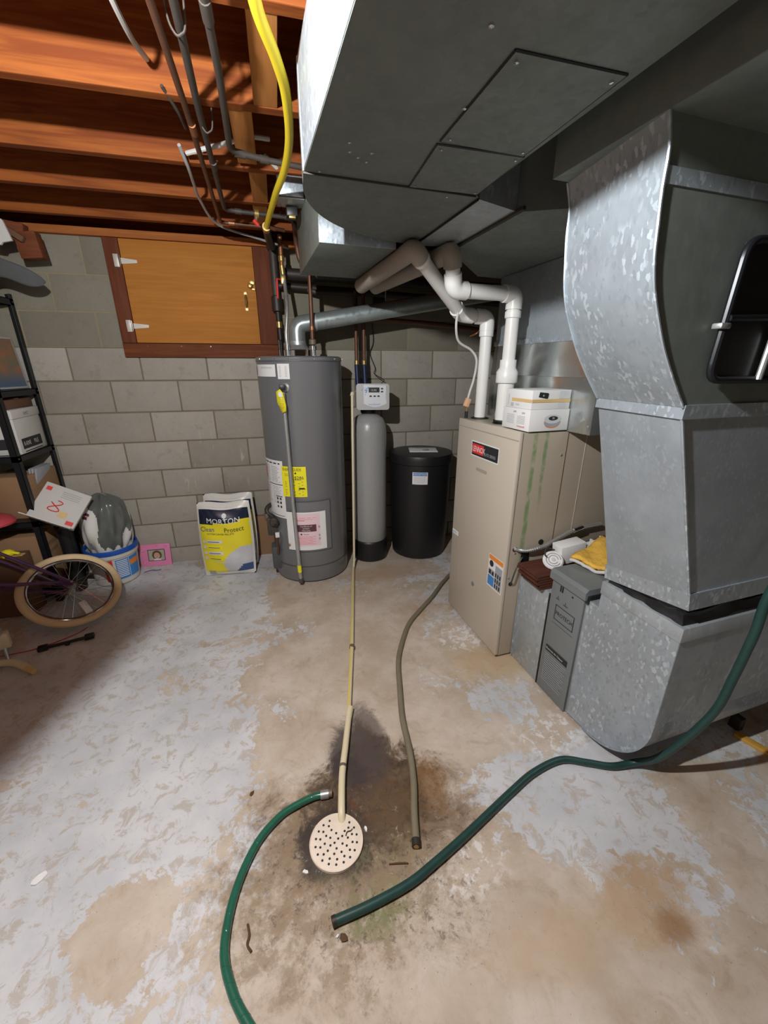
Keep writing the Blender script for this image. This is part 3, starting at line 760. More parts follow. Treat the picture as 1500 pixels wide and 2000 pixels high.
# flexible conduit
cq = EQ('flexible_conduit', 'ribbed metal conduit bending from the furnace side behind the return duct', 'conduit', .05, -.003, .62)
cp = [(.0, .018, .0), (.01, -.005, .002), (.06, -.015, -.005), (.14, -.02, .01), (.23, -.02, .045), (.32, -.02, .075), (.46, -.02, .085)]
mb = MB(); Pp = smooth_pts(cp, 14); rr_ = [(.0075 if i % 2 else .0095) for i in range(len(Pp))]
mb.tube(Pp, rr_, 10); mb.build('ribbed_sleeve', M['steel'], cq.e)
MB().tube([(.30, -.02, .068), (.35, -.02, .079)], .013, 12).build('coupling', M['chrome'], cq.e)
MB().tube([(-.002, .02, 0), (-.002, .006, 0)], .014, 12).build('box_connector', M['chrome'], cq.e)

# ---- thermostat boxes on the furnace
bxR = Rz(rad(0))
def carton(name, label, u0, u1, v0, v1, z0, z1, rz=0):
    q = EQ(name, label, 'box', (u0 + u1) / 2, (v0 + v1) / 2, z0)
    mb = MB().box((0, 0, (z1 - z0) / 2), (u1 - u0, v1 - v0, z1 - z0), None, .0015); mb.build('carton', M['paper'], q.e)
    q.e.rotation_euler = (0, 0, EA + rz); return q, u1 - u0, v1 - v0, z1 - z0
q, wu, wv, hz = carton('product_box', 'white box with a round white sensor pictured, under the taped one on the furnace', .035, .235, -.005, .19, 1.172, 1.262)
f = flat((-wu / 2, -wv / 2, 0), X3, Z3)
e1 = [(.115 + .042 * math.cos(t), .042 + .018 * math.sin(t)) for t in [rad(a_) for a_ in range(0, 360, 15)]]
def disc(pts, par, m, fm, name):
    mb = MB(); vs = [mb.bm.verts.new(fm(x, y)) for x, y in pts]; mb._f(vs); return mb.build(name, m, par, normals=False)
def ell(x, y, a, b, n=24): return [(x + a * math.cos(2 * math.pi * i / n), y + b * math.sin(2 * math.pi * i / n)) for i in range(n)]
disc(ell(.115, .030, .038, .018), q.e, M['orange'], lift(f, .001), 'picture_glow')
disc(ell(.115, .036, .042, .020), q.e, M['ink_grey'], lift(f, .0014), 'picture_body')
disc(ell(.115, .050, .043, .019), q.e, M['head_face'], lift(f, .0018), 'picture_top')
disc(ell(.118, .053, .024, .009), q.e, M['ink'], lift(f, .0022), 'picture_display')
lettering([('70', .118, .049, .012, 'CENTER')], q.e, M['ink_white'], lift(f, .0026))
f = flat((-wu / 2, wv / 2, 0), -Y3, Z3)
lettering([('2570', .09, .072, .010, 'CENTER'), ('2570', .15, .070, .010, 'CENTER')], q.e, M['ink'], lift(f, .001))
patch([(.035, .09, .060 - .006 * i, .0615 - .006 * i) for i in range(7)] + [(.11, .165, .058 - .006 * i, .0595 - .006 * i) for i in range(6)], q.e, M['ink_grey'], lift(f, .001), 'fine_print')
lettering([('Honeywell', .14, .012, .012, 'CENTER')], q.e, M['ink_red'], lift(f, .001))
q, wu, wv, hz = carton('product_box', 'white box closed with tan tape, on top of the other box on the furnace', .038, .232, -.002, .18, 1.263, 1.34)
f = flat((-wu / 2, -wv / 2, 0), X3, Z3)
patch([(0, wu, .028, .041)], q.e, M['tape'], lift(f, .0016), 'tape_strip')
patch([(.135, .19, .042, .073), (.135, .17, .005, .026)], q.e, M['salt_grey'], lift(f, .001), 'picture_field')
disc([(.03, .050), (.034, .070), (.075, .066), (.08, .062), (.077, .044), (.070, .043)], q.e, M['lcd'], lift(f, .0014), 'picture_camera')
disc(ell(.054, .056, .004, .004), q.e, M['ink_grey'], lift(f, .0018), 'picture_lens')
f = flat((-wu / 2, wv / 2, 0), -Y3, Z3)
patch([(.045, wv, .028, .041)], q.e, M['tape'], lift(f, .0016), 'tape_strip')
patch([(.04, .06, .006 + .004 * i, .008 + .004 * i) for i in range(4)] + [(.075, .10, .012, .014), (.075, .10, .018, .019)], q.e, M['ink_grey'], lift(f, .001), 'fine_print')
lettering([('WI-FI SMART', 0, 0, .010, 'LEFT')], q.e, M['ink_grey'], lambda x, y: Vector((-wu / 2 - .001, wv / 2 - .026 + y, .010 + x * .8)))

# ================================================================ PVC vents
def pvc(name, label, path, couplings, dirty_path):
    e = empty(name, path[0], 0, label, 'pipe'); o0 = Vector(path[0])
    P = [Vector(p) - o0 for p in path]
    MB().tube(fillet(P, .055, 8), .030, 20).build('pipe_run', M['pvc'], e)
    for (a_, d, L_) in couplings: collar('coupling', Vector(a_) - o0, d, .036, L_, M['pvc'], e)
    for i in range(1, len(P) - 1):
        a_ = (P[i - 1] - P[i]).normalized(); b_ = (P[i + 1] - P[i]).normalized(); k = min(.062, (P[i - 1] - P[i]).length * .45, (P[i + 1] - P[i]).length * .45)
        MB().tube(fillet([P[i] + a_ * k, P[i], P[i] + b_ * k], .055, 8), .0365, 20).build('elbow', M['pvc'] if i < len(P) - 1 else M['pvc_dirty'], e)
    Q = [Vector(p) - o0 for p in dirty_path]
    dd = (Q[1] - Q[0]).normalized(); up_ = (P[-2] - P[-1]).normalized()
    MB().tube(fillet([Q[0] + up_ * .055, Q[0], Q[1]], .055, 8), .0375, 20).build('dusty_elbow', M['pvc_dirty'], e)
    MB().tube([Q[0] + dd * .03] + Q[1:], .031, 20).build('dusty_run', M['pvc_dirty'], e)
    return e
pA = [G(.12, .53, 1.172), G(.12, .53, 1.665), G(-.02, .55, 1.675), G(-.400, .25, 1.862)]
pvc('exhaust_pipe', 'white plastic furnace pipe, the left of the two, with a long diagonal run', pA,
    [(G(.12, .53, 1.59), (0, 0, 1), .03), (G(-.355, .286, 1.840), G(-.400, .25, 1.862) - G(-.02, .55, 1.675), .03)], [G(-.400, .25, 1.862), G(-.425, .95, 1.845)])
pB = [G(.118, .311, 1.172), G(.118, .311, 1.738), G(-.205, .28, 1.735), G(-.245, .23, 1.860)]
e = pvc('intake_pipe', 'white plastic furnace pipe, the right of the two, with a reducer above the boxes', pB,
    [(G(.118, .311, 1.655), (0, 0, 1), .03)], [G(-.245, .23, 1.860), G(-.315, 1.05, 1.860)])
o0 = G(.118, .311, 1.172)
MB().lathe([(.038, 0), (.038, .185), (.048, .186), (.050, .19), (.050, .235), (.038, .255), (.038, .29), (.030, .29)], (0, 0, 0), 24).build('reducer', M['pvc'], e)
MB().lathe([(.042, 0), (.046, .002), (.046, .01), (.038, .012)], (0, 0, 0), 20).build('rubber_boot', M['black'], e)
# condensate tube and cord with plug
tubeobj('white_tube', [G(-.06, .50, 1.695), G(-.075, .49, 1.62), G(-.04, .52, 1.55), G(.04, .53, 1.51), G(.075, .53, 1.46), G(.075, .545, 1.37), G(.055, .54, 1.31), G(.035, .525, 1.265)], .006, M['box_white'], sm=8, seg=8,
        label='thin white tube hanging from the left plastic pipe', cat='tube')
e = empty('vinyl_connector', G(.028, .515, 1.172), EA, 'pale orange fitting on a black stub, left of the white pipe base', 'fitting')
MB().box((0, 0, .08), (.028, .022, .045), Matrix.Rotation(.35, 3, 'Y'), .004).build('fitting_body', plain('pale_orange', (.75, .45, .28), .5), e)
MB().tube([(0, 0, 0), (0, 0, .035)], .009, 10).build('black_stub', M['black'], e)
MB().tube([(0, 0, .034), (-.002, 0, .062)], .006, 8).build('brass_tip', M['brass'], e)

# ================================================================ WATER HEATER
class TH:
    def __init__(s, name, label, cat, loc=(0, 0, 0), group=None, kind=None):
        s.o = Vector(loc); s.e = empty(name, loc, 0, label, cat, group, kind)
    def add(s, mb, name, m=None, **k):
        o = mb.build(name, m, s.e, **k); o.location = -s.o; return o
    def put(s, o): o.location = -s.o; return o
HC = (.137, 2.79, 0); HR = .265
wh = TH('water_heater', 'tall dark grey cylindrical water heater in the middle by the back wall', 'water heater', HC)
h = wh.e
MB().lathe([(.250, .012), (HR - .004, .016), (HR - .002, .02), (HR - .002, .125), (HR, .13), (HR, 1.459), (HR + .003, 1.464), (HR + .003, 1.482), (HR - .01, 1.49), (0, 1.494)], (0, 0, 0), 72).build('tank_jacket', M['heater'], h)
MB().lathe([(.235, 0), (.235, .014)], (0, 0, 0), 40).build('base_ring', M['heater_dark'], h)
MB().lathe([(HR + .001, .128), (HR + .002, .131), (HR + .001, .135)], (0, 0, 0), 72, caps=False).build('lower_seam', M['heater_dark'], h)
MB().lathe([(HR + .0035, 1.4605), (HR + .0040, 1.4625), (HR + .0035, 1.464)], (0, 0, 0), 72, caps=False).build('top_seam', M['heater_dark'], h)
TH0 = math.atan2(-2.79, -.137)
def cyl(R, s0, z0, th0=TH0):
    def f(x, y, l=.001):
        t = th0 + (s0 + x) / R; return Vector(((R + l) * math.cos(t), (R + l) * math.sin(t), z0 + y))
    return f
def lif(f, l): return lambda x, y: f(x, y, l)
def arc(deg): return HR * rad(deg)
def sheet(par, fm, w_, h_, m, name='label', n=8, l=.0012): return patch([(0, w_, 0, h_)], par, m, lif(fm, l), name, n)
# instruction label, wraps to the left
f = cyl(HR, arc(-84), .478); W_ = arc(50)
lb = sheet(h, f, W_, .39, M['paper'], 'instruction_label', 14); lb['label'] = 'large white instruction label with red boxes and small print'
random.seed(5)
rows = [(.02 + .1 * c + .005, .02 + .1 * c + .085 * random.uniform(.7, 1), .355 - .011 * r, .3585 - .011 * r) for c in range(2) for r in range(24) if r not in (0, 11, 12)]
patch(rows, lb, M['ink_grey'], lif(f, .0018), 'fine_print', 2)
patch([(.03, .21, .366, .374), (.08, .22, .228, .233), (.15, .21, .148, .153), (.06, .215, .012, .016)], lb, M['ink'], lif(f, .002), 'label_rules', 4)
patch([(.004, .05, .215, .219), (.05, .054, .215, .35), (.004, .05, .346, .35), (.004, .05, .06, .064), (.05, .054, .06, .205), (.03, .05, .20, .205)], lb, M['ink_red'], lif(f, .0021), 'red_boxes', 2)
for k in range(6):
    x, y = .165 + .028 * (k % 2), .135 - .028 * (k // 2)
    disc([(x + .008 * math.cos(rad(a_)), y + .009 * math.sin(rad(a_))) for a_ in range(0, 360, 45)], lb, M['ink'], lif(f, .0021), 'pictogram')
patch([(.02, .04, .25, .33)], lb, M['ink_red'], lif(f, .0021), 'red_panel', 1)
# energy guide
f = cyl(HR, arc(-36), .637); W_ = arc(35)
eg = sheet(h, f, W_, .20, M['label_yellow'], 'energy_label', 8, .0026); eg['label'] = 'bright yellow energy label'
lettering([('ENERGYGUIDE', .008, .172, .026, 'LEFT', .72), ('$286', .085, .118, .030, 'LEFT'), ('EnergyStar', .108, .05, .011, 'LEFT')], eg, M['ink'], lif(f, .0034))
patch([(.112, .148, .052, .062)], eg, M['ink'], lif(f, .0034), 'logo_box')
patch([(.02, .14 - .02 * (i % 2), .10 - .011 * i, .1025 - .011 * i) for i in range(9) if i not in (4,)] + [(.02, .07, .15, .152), (.02, .06, .14, .142), (.065, .13, .113, .116)], eg, M['ink_brown'], lif(f, .0034), 'fine_print', 2)
disc([(.095 + .006 * math.cos(rad(a_)), .158 + .006 * math.sin(rad(a_))) for a_ in range(0, 360, 40)], eg, M['ink'], lif(f, .0034), 'pictogram')
# burner access panel with the pink form in front
f = cyl(HR, arc(-24), .255)
pnl = patch([(0, arc(54), -.005, .345)], h, M['heater'], lif(f, .006), 'access_cover', 10)
patch([(arc(54), arc(55.2), -.008, .348), (0, arc(54), .345, .349), (0, arc(54), -.009, -.004)], pnl, M['heater_dark'], lif(f, .0064), 'cover_edge', 8)
f = cyl(HR, arc(-33), .262); W_ = arc(55)
fm_ = sheet(h, f, W_, .272, M['paper'], 'paper_form', 10, .012); fm_['label'] = 'white and pink certificate taped to the heater'
patch([(.052, .215, .03, .262)], fm_, M['label_pink'], lif(f, .0128), 'pink_sheet', 6)
patch([(.06, .19, .135, .185)], fm_, M['ink_brown'], lif(f, .0134), 'title_box', 5)
lettering([('Certificate of', .125, .170, .0135, 'CENTER'), ('Limited', .125, .155, .0135, 'CENTER'), ('Warranty', .125, .140, .0135, 'CENTER')], fm_, M['ink_white'], lif(f, .014))
lettering([('Rheem', .125, .113, .012, 'CENTER')], fm_, M['ink'], lif(f, .0134))
disc([(.093 + .006 * math.cos(rad(a_)), .117 + .006 * math.sin(rad(a_))) for a_ in range(0, 360, 40)], fm_, M['ink'], lif(f, .0134), 'logo_dot')
for y in (.165, .105, .08): disc([(.203, y - .010), (.211, y - .007), (.215, y), (.211, y + .007), (.203, y + .010)], fm_, M['ink_grey'], lif(f, .0134), 'tab_mark')
patch([(.075, .185 - .02 * (i % 2), .098 - .009 * i, .100 - .009 * i) for i in range(7)] + [(.06, .12, .212, .215), (.06, .19, .232, .234), (.06, .17, .222, .2235)], fm_, M['ink_red'], lif(f, .0134), 'fine_print', 3)
# logo plate and small sticker near the top
f = cyl(HR, arc(-77), 1.375); W_ = arc(45)
lp = sheet(h, f, W_, .068, M['paper'], 'name_plate', 8)
disc([(.0 + .022 * math.cos(rad(a_)), .034 + .034 * math.sin(rad(a_))) for a_ in range(-90, 91, 15)], lp, M['ink_brown'], lif(f, .002), 'plate_mark')
lettering([('PROFESSIONAL', .085, .045, .015, 'LEFT')], lp, M['ink_grey'], lif(f, .002))
f = cyl(HR, arc(-29), 1.362)
s2 = sheet(h, f, arc(16), .085, M['paper'], 'rating_sticker', 4)
patch([(.01, .06, .070 - .008 * i, .0725 - .008 * i) for i in range(8)], s2, M['ink_grey'], lif(f, .002), 'fine_print')
# relief valve, tag and drip pipe
def hc(deg, z, out): t = TH0 + rad(deg); return Vector(((HR + out) * math.cos(t), (HR + out) * math.sin(t), z))
rv = MB(); n_ = hc(-20, 0, 0).normalized()
Rv = basis(n_.cross(Z3), Z3)
rv.lathe([(.026, 0), (.026, .004), (.016, .01), (.014, .045), (.0, .047)], hc(-20, 1.315, 0), 18, Matrix((n_.cross(Z3), -Z3, n_)).transposed())
rv.build('relief_valve', M['steel'], h)
MB().box(hc(-20, 1.318, .045), (.035, .035, .03), Rz(TH0), .004).build('valve_body', M['black'], h)
ft = flat(hc(-23, 1.175, .072), Vector((math.cos(TH0 + rad(70)), math.sin(TH0 + rad(70)), 0)), (0.0, 0, 1))
pts = [(.016, 0), (.040, .012), (.042, .045), (.028, .115), (.012, .135), (-.012, .12), (-.010, .06)]
tg = disc(pts, h, M['label_yellow'], lift(ft, .0), 'hang_tag'); so = tg.modifiers.new('t', 'SOLIDIFY'); so.thickness = .0012
patch([(.0 + .002 * (i % 3), .03, .088 - .008 * i, .0895 - .008 * i) for i in range(9)], tg, M['ink_brown'], lift(ft, .0015), 'fine_print')
disc(ell(.012, .105, .012, .016, 14), tg, M['white'], lift(ft, .0014), 'tag_window')
MB().tube([hc(-20, 1.29, .045), hc(-19.3, 1.0, .043), hc(-18.8, .6, .043), hc(-17, .12, .043), hc(-16.6, .06, .043)], .0125, 14).build('drip_pipe', M['steel'], h)
MB().tube([hc(-16.6, .065, .043), hc(-16.4, .035, .043)], .0155, 14).build('pipe_end', M['heater_dark'], h)
MB().tube([hc(-17.2, .165, .043), hc(-17.0, .115, .043)], .0142, 14).build('yellow_wrap', M['label_yellow'], h)
# drain cock, screws on the top rim
for dg in (-60, -31, -12, 18, 52, 80): MB().lathe([(.005, 0), (.004, .003), (0, .004)], hc(dg, 1.473, .003), 8, Matrix((n_.cross(Z3), -Z3, hc(dg, 0, 0).normalized())).transposed()).build('rim_screw', M['chrome'], h)
MB().tube([hc(-34, .285, .0), hc(-32, .30, .028), hc(-29, .31, .03)], .006, 8).build('drain_cock', M['brass'], h)
MB().lathe([(.007, 0), (.006, .004), (0, .005)], hc(14, .03, -.002), 8).build('foot_screw', M['brass'], h)
# gas control on the left
gx = Vector((-.255, -.10, 0))
mb = MB().box(gx + Vector((0, 0, .40)), (.08, .08, .13), None, .012); mb.lathe([(.03, 0), (.03, .02), (.02, .03), (0, .03)], gx + Vector((.005, -.04, .44)), 18, Matrix.Rotation(rad(90), 3, 'X'))
mb.build('gas_control', M['lead'], h)
MB().lathe([(.022, 0), (.024, .012), (.016, .02), (0, .021)], gx + Vector((.02, -.05, .43)), 18, Matrix.Rotation(rad(80), 3, 'X')).build('control_knob', M['black'], h)
MB().tube([gx + Vector((-.0, -.01, .46)), gx + Vector((-.035, 0, .50)), gx + Vector((-.02, .03, .53)), gx + Vector((.04, .08, .54))], .015, 10, sm=4).build('gas_elbow', M['iron'], h)
MB().tube([gx + Vector((-.03, 0, .44)), gx + Vector((-.04, .0, .49))], .02, 10).build('gas_union', M['rust_metal'], h)
mb = MB().box(gx + Vector((.022, -.052, .345)), (.028, .022, .035), None, .003); mb.build('white_connector', M['white'], h)
MB().tube([gx + Vector((.02, -.05, .33)), gx + Vector((.016, -.052, .29)), gx + Vector((.02, -.048, .25)), gx + Vector((.016, -.045, .2))], .008, 8, sm=3).build('lead_wires', M['copper'], h)
mb = MB().box(gx + Vector((.016, .02, .16)), (.085, .11, .17), None, .012); mb.build('junction_cover', M['heater_dark'], h)
MB().box(gx + Vector((.06, -.03, .33)), (.05, .05, .24), None, .01).build('control_bracket', M['black'], h)
# draft hood and nipples
MB().lathe([(.072, 1.530), (.075, 1.533), (.052, 1.558), (.052, 1.57)], (.0, 0, 0), 28).build('draft_hood', M['steel'], h)
for k in range(4):
    t = rad(45 + 90 * k); MB().tube([(.07 * math.cos(t), .07 * math.sin(t), 1.49), (.072 * math.cos(t), .072 * math.sin(t), 1.535)], .006, 6).build('hood_leg', M['chrome'], h)
for x, y_, nm in ((-.068, -.055, 'cold_nipple'), (.085, -.085, 'hot_nipple')):
    MB().lathe([(.017, 1.49), (.017, 1.525), (.023, 1.527), (.023, 1.55), (.014, 1.552)], (x, y_, 0), 14).build(nm, M['chrome'], h)

# ---- metal vent pipe
vt = TH('vent_pipe', 'round galvanised heater vent slanting up to the right behind the white pipes', 'pipe', (.137, 2.79, 1.56))
vt.add(MB().tube([(.137, 2.79, 1.56), (.137, 2.79, 1.60)], .05, 28), 'lower_collar', M['galv_bright'])
vt.add(MB().tube(fillet([(.137, 2.79, 1.58), (.137, 2.79, 1.675), (.26, 2.785, 1.695)], .085, 8), .0505, 28), 'adjustable_elbow', M['galv_vent'])
vt.add(MB().tube([(.235, 2.786, 1.69), (.70, 2.77, 1.77), (1.15, 2.75, 1.845)], .0495, 28), 'first_length', M['galv_vent'])
vt.add(MB().tube([(1.12, 2.752, 1.84), (1.75, 2.72, 1.94)], .0485, 28), 'second_length', M['galv_vent'])
for p in ((.25, 2.786, 1.6925), (1.13, 2.751, 1.8415)): vt.add(MB().tube([Vector(p) - Vector((.008, 0, .001)), Vector(p) + Vector((.008, 0, .001))], .052, 28), 'crimp_ring', M['galv'])
vt.add(MB().tube([(.70, 2.768, 1.80), (.70, 2.768, 2.19)], .003, 6), 'hanger_wire', M['steel'])

# ---- heater water lines
cl = TH('cold_supply', 'copper line with red-handled valve and steel flex hose, left above the heater', 'pipe', (.085, 2.76, 1.53))
cl.add(MB().tube([(.075, 2.84, 2.16), (.075, 2.84, 2.0)], .0125, 12), 'copper_riser', M['copper_bright'])
cl.add(MB().tube([(.075, 2.84, 2.0), (.078, 2.84, 1.955)], .016, 12), 'brass_union', M['brass'])
cl.add(MB().tube([(.078, 2.84, 1.955), (.085, 2.82, 1.88), (.085, 2.76, 1.76), (.068, 2.735, 1.62), (.069, 2.735, 1.552)], .011, 12, sm=6), 'flex_hose', M['steel'])
cl.add(MB().box((.078, 2.838, 1.925), (.03, .03, .05), None, .005), 'ball_valve', M['brass'])
cl.add(MB().tube([(.062, 2.825, 1.925), (.04, 2.81, 1.925), (.038, 2.81, 1.90), (.036, 2.81, 1.82)], [.005, .005, .006, .006], 8), 'valve_handle', M['ink_red'])
cl.add(MB().lathe([(.014, 2.02), (.018, 2.025), (.018, 2.05), (.014, 2.055)], (.075, 2.84, 0), 12), 'fitting', M['brass'])
hl = TH('hot_line', 'brown copper pipe dropping into the right side of the heater top', 'pipe', (.222, 2.76, 1.53))
hl.add(MB().tube(fillet([(.15, 2.62, 2.16), (.16, 2.72, 2.10), (.175, 2.73, 2.0), (.226, 2.705, 1.96), (.222, 2.705, 1.552)], .04), .0125, 12), 'pipe_run', M['copper'])
hl.add(MB().tube([(.223, 2.705, 1.66), (.223, 2.705, 1.64)], .0155, 12), 'coupling', M['copper_bright'])
hl.add(MB().lathe([(.014, 1.555), (.022, 1.56), (.022, 1.585), (.014, 1.59)], (.222, 2.705, 0), 12), 'dielectric_union', M['rust_metal'])
ip = TH('gas_drop', 'black iron gas pipe running down the wall right of the small wooden door', 'pipe', (.045, 3.03, .55))
ip.add(MB().tube([(.03, 3.03, 2.13), (.03, 3.03, 1.86)], .024, 14), 'upper_pipe', M['lead'])
ip.add(MB().lathe([(.03, 2.12), (.036, 2.13), (.036, 2.2), (.026, 2.21)], (.03, 3.03, 0), 14), 'bell_reducer', M['iron'])
ip.add(MB().lathe([(.026, 1.77), (.034, 1.775), (.034, 1.86), (.026, 1.865)], (.031, 3.03, 0), 14), 'tee', M['iron'])
ip.add(MB().tube([(.032, 3.03, 1.78), (.035, 3.03, 1.6)], .016, 12), 'nipple', M['iron'])
ip.add(MB().lathe([(.012, 1.67), (.019, 1.675), (.019, 1.71), (.012, 1.715)], (.034, 3.03, 0), 12), 'brass_union', M['brass'])
ip.add(MB().tube([(.035, 3.03, 1.67), (.035, 3.065, 1.5), (.035, 3.08, 1.2), (.035, 3.08, .60)], .0095, 10), 'lower_pipe', M['iron'])

# ---- yellow gas line
yg = tubeobj('yellow_gas_line', [(.0, .75, 2.12), (.008, .95, 2.11), (.016, 1.10, 2.1), (.055, 1.25, 2.1), (.08, 1.38, 2.1), (.094, 1.6, 2.1), (.083, 1.82, 2.1), (.05, 2.06, 2.1), (.006, 2.46, 2.1), (.0, 2.50, 2.1)], .0130, M['yellow'], sm=8, seg=18,
             label='thick yellow plastic-coated gas line bowing across below the joists', cat='gas line')
yf = TH('gas_line_fitting', 'dark iron fitting joining the yellow gas line to the wall pipe', 'fitting', (.01, 2.7, 2.1))
yf.add(MB().tube([(.003, 2.485, 2.1), (.003, 2.53, 2.1)], .020, 16), 'yellow_nut', M['brass'])
yf.add(MB().tube(fillet([(.003, 2.52, 2.1), (.01, 2.7, 2.1), (.03, 2.96, 2.12), (.03, 3.03, 2.2)], .03), .020, 14), 'iron_nipple', M['iron'])

# ---- pipes below the joists
def run(name, label, path, r, m, cat='pipe', fr=.04, cpl=None, cm=None):
    t_ = TH(name, label, cat, path[0])
    t_.add(MB().tube(fillet(path, fr, 5), r, 12), 'pipe_run', M[m])
    for (a_, b_) in (cpl or []): t_.add(MB().tube([a_, b_], r * 1.28, 12), 'coupling', M[cm or m])
    return t_
run('copper_pipe', 'reddish copper pipe under the joists, leftmost of the three', [(-.19, .3, 2.15), (-.195, 1.25, 2.15), (-.20, 1.63, 2.15), (-.228, 2.60, 2.15), (-.228, 2.66, 2.15), (.02, 2.68, 2.15), (.10, 2.72, 2.15)], .0092, 'copper',
    cpl=[((-.199, 1.70, 2.15), (-.201, 1.76, 2.15)), ((-.19, 2.66, 2.15), (-.16, 2.662, 2.15)), ((.02, 2.68, 2.15), (.05, 2.70, 2.15))], cm='copper_bright')
run('grey_water_pipe', 'dark grey pipe under the joists, between the copper one and the black one', [(-.14, .3, 2.15), (-.147, 1.22, 2.15), (-.164, 1.6, 2.15), (-.187, 2.46, 2.15), (.13, 2.50, 2.15), (.17, 2.60, 2.12), (.19, 2.70, 2.06)], .0100, 'lead',
    cpl=[((-.170, 1.95, 2.15), (-.172, 2.01, 2.15)), ((-.14, 2.466, 2.15), (-.11, 2.47, 2.15)), ((.10, 2.497, 2.15), (.13, 2.50, 2.15))])
run('black_water_pipe', 'blackish pipe under the joists turning right behind the yellow gas line', [(-.085, .3, 2.15), (-.085, 1.45, 2.15), (-.10, 1.85, 2.15), (.02, 1.89, 2.15), (.22, 1.93, 2.15)], .0100, 'lead',
    cpl=[((-.085, 1.86, 2.15), (-.05, 1.87, 2.15)), ((.0, 1.885, 2.15), (.03, 1.893, 2.15)), ((-.0845, 1.26, 2.15), (-.0845, 1.20, 2.15))])
sv = TH('stop_valve', 'small red-handled stop valve on the grey pipe left of the yellow line', 'valve', (-.04, 2.48, 2.15))
sv.add(MB().tube([(-.05, 2.478, 2.15), (-.03, 2.481, 2.15)], .021, 12), 'valve_body', M['brass'])
sv.add(MB().tube([(-.04, 2.478, 2.135), (-.045, 2.46, 2.11)], .006, 8), 'stem', M['steel'])
sv.add(MB().tube([(-.055, 2.45, 2.115), (-.035, 2.46, 2.095)], .009, 8), 'lever', M['ink_red'])
for y in (1.28, 1.69):
    t_ = TH('pipe_hanger', 'wire hook holding the grey pipe on the ' + ('nearest joist' if y < 1.4 else 'second joist'), 'hanger', (-.15, y, 2.19))
    t_.add(MB().tube([(-.175, y, 2.24), (-.172, y, 2.16), (-.16, y, 2.13), (-.148, y, 2.13), (-.136, y, 2.15), (-.133, y, 2.24)], .0025, 6, sm=5), 'wire_loop', M['lead'])
tubeobj('white_cable', [(-.285, 1.20, 2.2), (-.286, 1.30, 2.19), (-.287, 1.42, 2.20), (-.289, 1.51, 2.22), (-.29, 1.64, 2.26)], .007, M['box_white'], sm=5, seg=8, label='white cable looping down through the nearest joist at top left', cat='cable')
tubeobj('white_cable', [(-.27, 2.04, 2.20), (-.12, 1.93, 2.2), (-.03, 1.91, 2.22), (.04, 1.93, 2.23)], .008, M['box_white'], sm=5, seg=8, label='white cable running behind the black pipe to the blocking', cat='cable')
tubeobj('white_cable', [(.02, 2.04, 2.22), (.07, 2.10, 2.2), (.11, 2.17, 2.17)], .008, M['box_white'], sm=5, seg=8, label='short white cable entering the metal junction box', cat='cable')
tubeobj('grey_cable', [(-.285, 1.98, 2.2), (-.277, 2.09, 2.17), (-.285, 2.25, 2.17), (-.29, 2.42, 2.17), (-.25, 2.74, 2.16), (-.05, 2.93, 2.155), (.13, 3.0, 2.13)], .0065, M['head'], sm=8, seg=8, label='grey cable curving below the rear joists to the wall corner', cat='cable')
tubeobj('thin_cable', [(-.26, 1.63, 2.2), (-.235, 1.72, 2.18), (-.235, 1.83, 2.19)], .005, M['lead'], sm=4, seg=6, label='thin dark cable dropping from the second joist', cat='cable')
jb = TH('junction_box', 'small galvanised junction box by the left side of the trunk duct', 'junction box', (.125, 2.16, 2.12))
jb.add(MB().box((.115, 2.15, 2.15), (.11, .10, .075), None, .004), 'box_body', M['galv_bright'])
jb.add(MB().box((.115, 2.15, 2.108), (.115, .105, .008), None, .002), 'cover', M['steel'])
jp = TH('plug_adapter', 'black plug adapter hanging below the metal junction box', 'plug', (.115, 2.22, 2.08))
jp.add(MB().box((.12, 2.21, 2.085), (.05, .07, .04), None, .006), 'adapter_body', M['black'])
jp.add(MB().box((.12, 2.185, 2.063), (.03, .02, .012), None, .003), 'plug_face', M['brass'])
jp.add(MB().tube([(.10, 2.21, 2.08), (.075, 2.20, 2.07), (.07, 2.22, 2.09), (.09, 2.25, 2.14)], .0025, 6, sm=4), 'cord', M['black'])

# ---- wall pipes behind
for (nm, lb_, path, r, m) in (
    ('wall_pipe', 'dark pipe along the top of the back wall, higher one above the softener', [(.05, 3.03, 1.925), (1.9, 3.03, 1.86)], .022, 'iron'),
    ('wall_pipe', 'thick dark pipe along the back wall just under the rear takeoff duct', [(.08, 2.95, 1.98), (2.2, 2.95, 1.94)], .034, 'iron'),
    ('wall_pipe', 'brown pipe sagging along the back wall behind the metal vent', [(.36, 3.0, 1.725), (.8, 3.0, 1.735), (1.2, 3.0, 1.715), (1.7, 3.0, 1.665), (2.2, 3.0, 1.64)], .016, 'copper'),
    ('wall_pipe', 'black pipe between the heater corner and the softener risers', [(.235, 3.0, 1.90), (.30, 2.98, 1.885), (.50, 2.96, 1.885), (.536, 2.955, 1.885), (.538, 2.95, 1.80)], .016, 'lead')):
    run(nm, lb_, path, r, m)
for (x, lb_) in ((.538, 'left copper riser with navy sleeve feeding the softener head'), (.592, 'right copper riser with navy sleeve feeding the softener head')):
    t_ = TH('softener_riser', lb_, 'pipe', (x, 2.95, 1.30))
    t_.add(MB().tube([(x, 2.95, 1.90), (x, 2.95, 1.47)], .0125, 12), 'copper_pipe', M['copper'])
    t_.add(MB().lathe([(.012, 1.44), (.016, 1.445), (.016, 1.47), (.012, 1.475)], (x, 2.95, 0), 12), 'brass_fitting', M['brass'])
    t_.add(MB().tube([(x, 2.95, 1.44), (x + .002, 2.93, 1.30), (x + .002, 2.90, 1.23)], .016, 12, sm=4), 'navy_sleeve', M['blue_sleeve'])
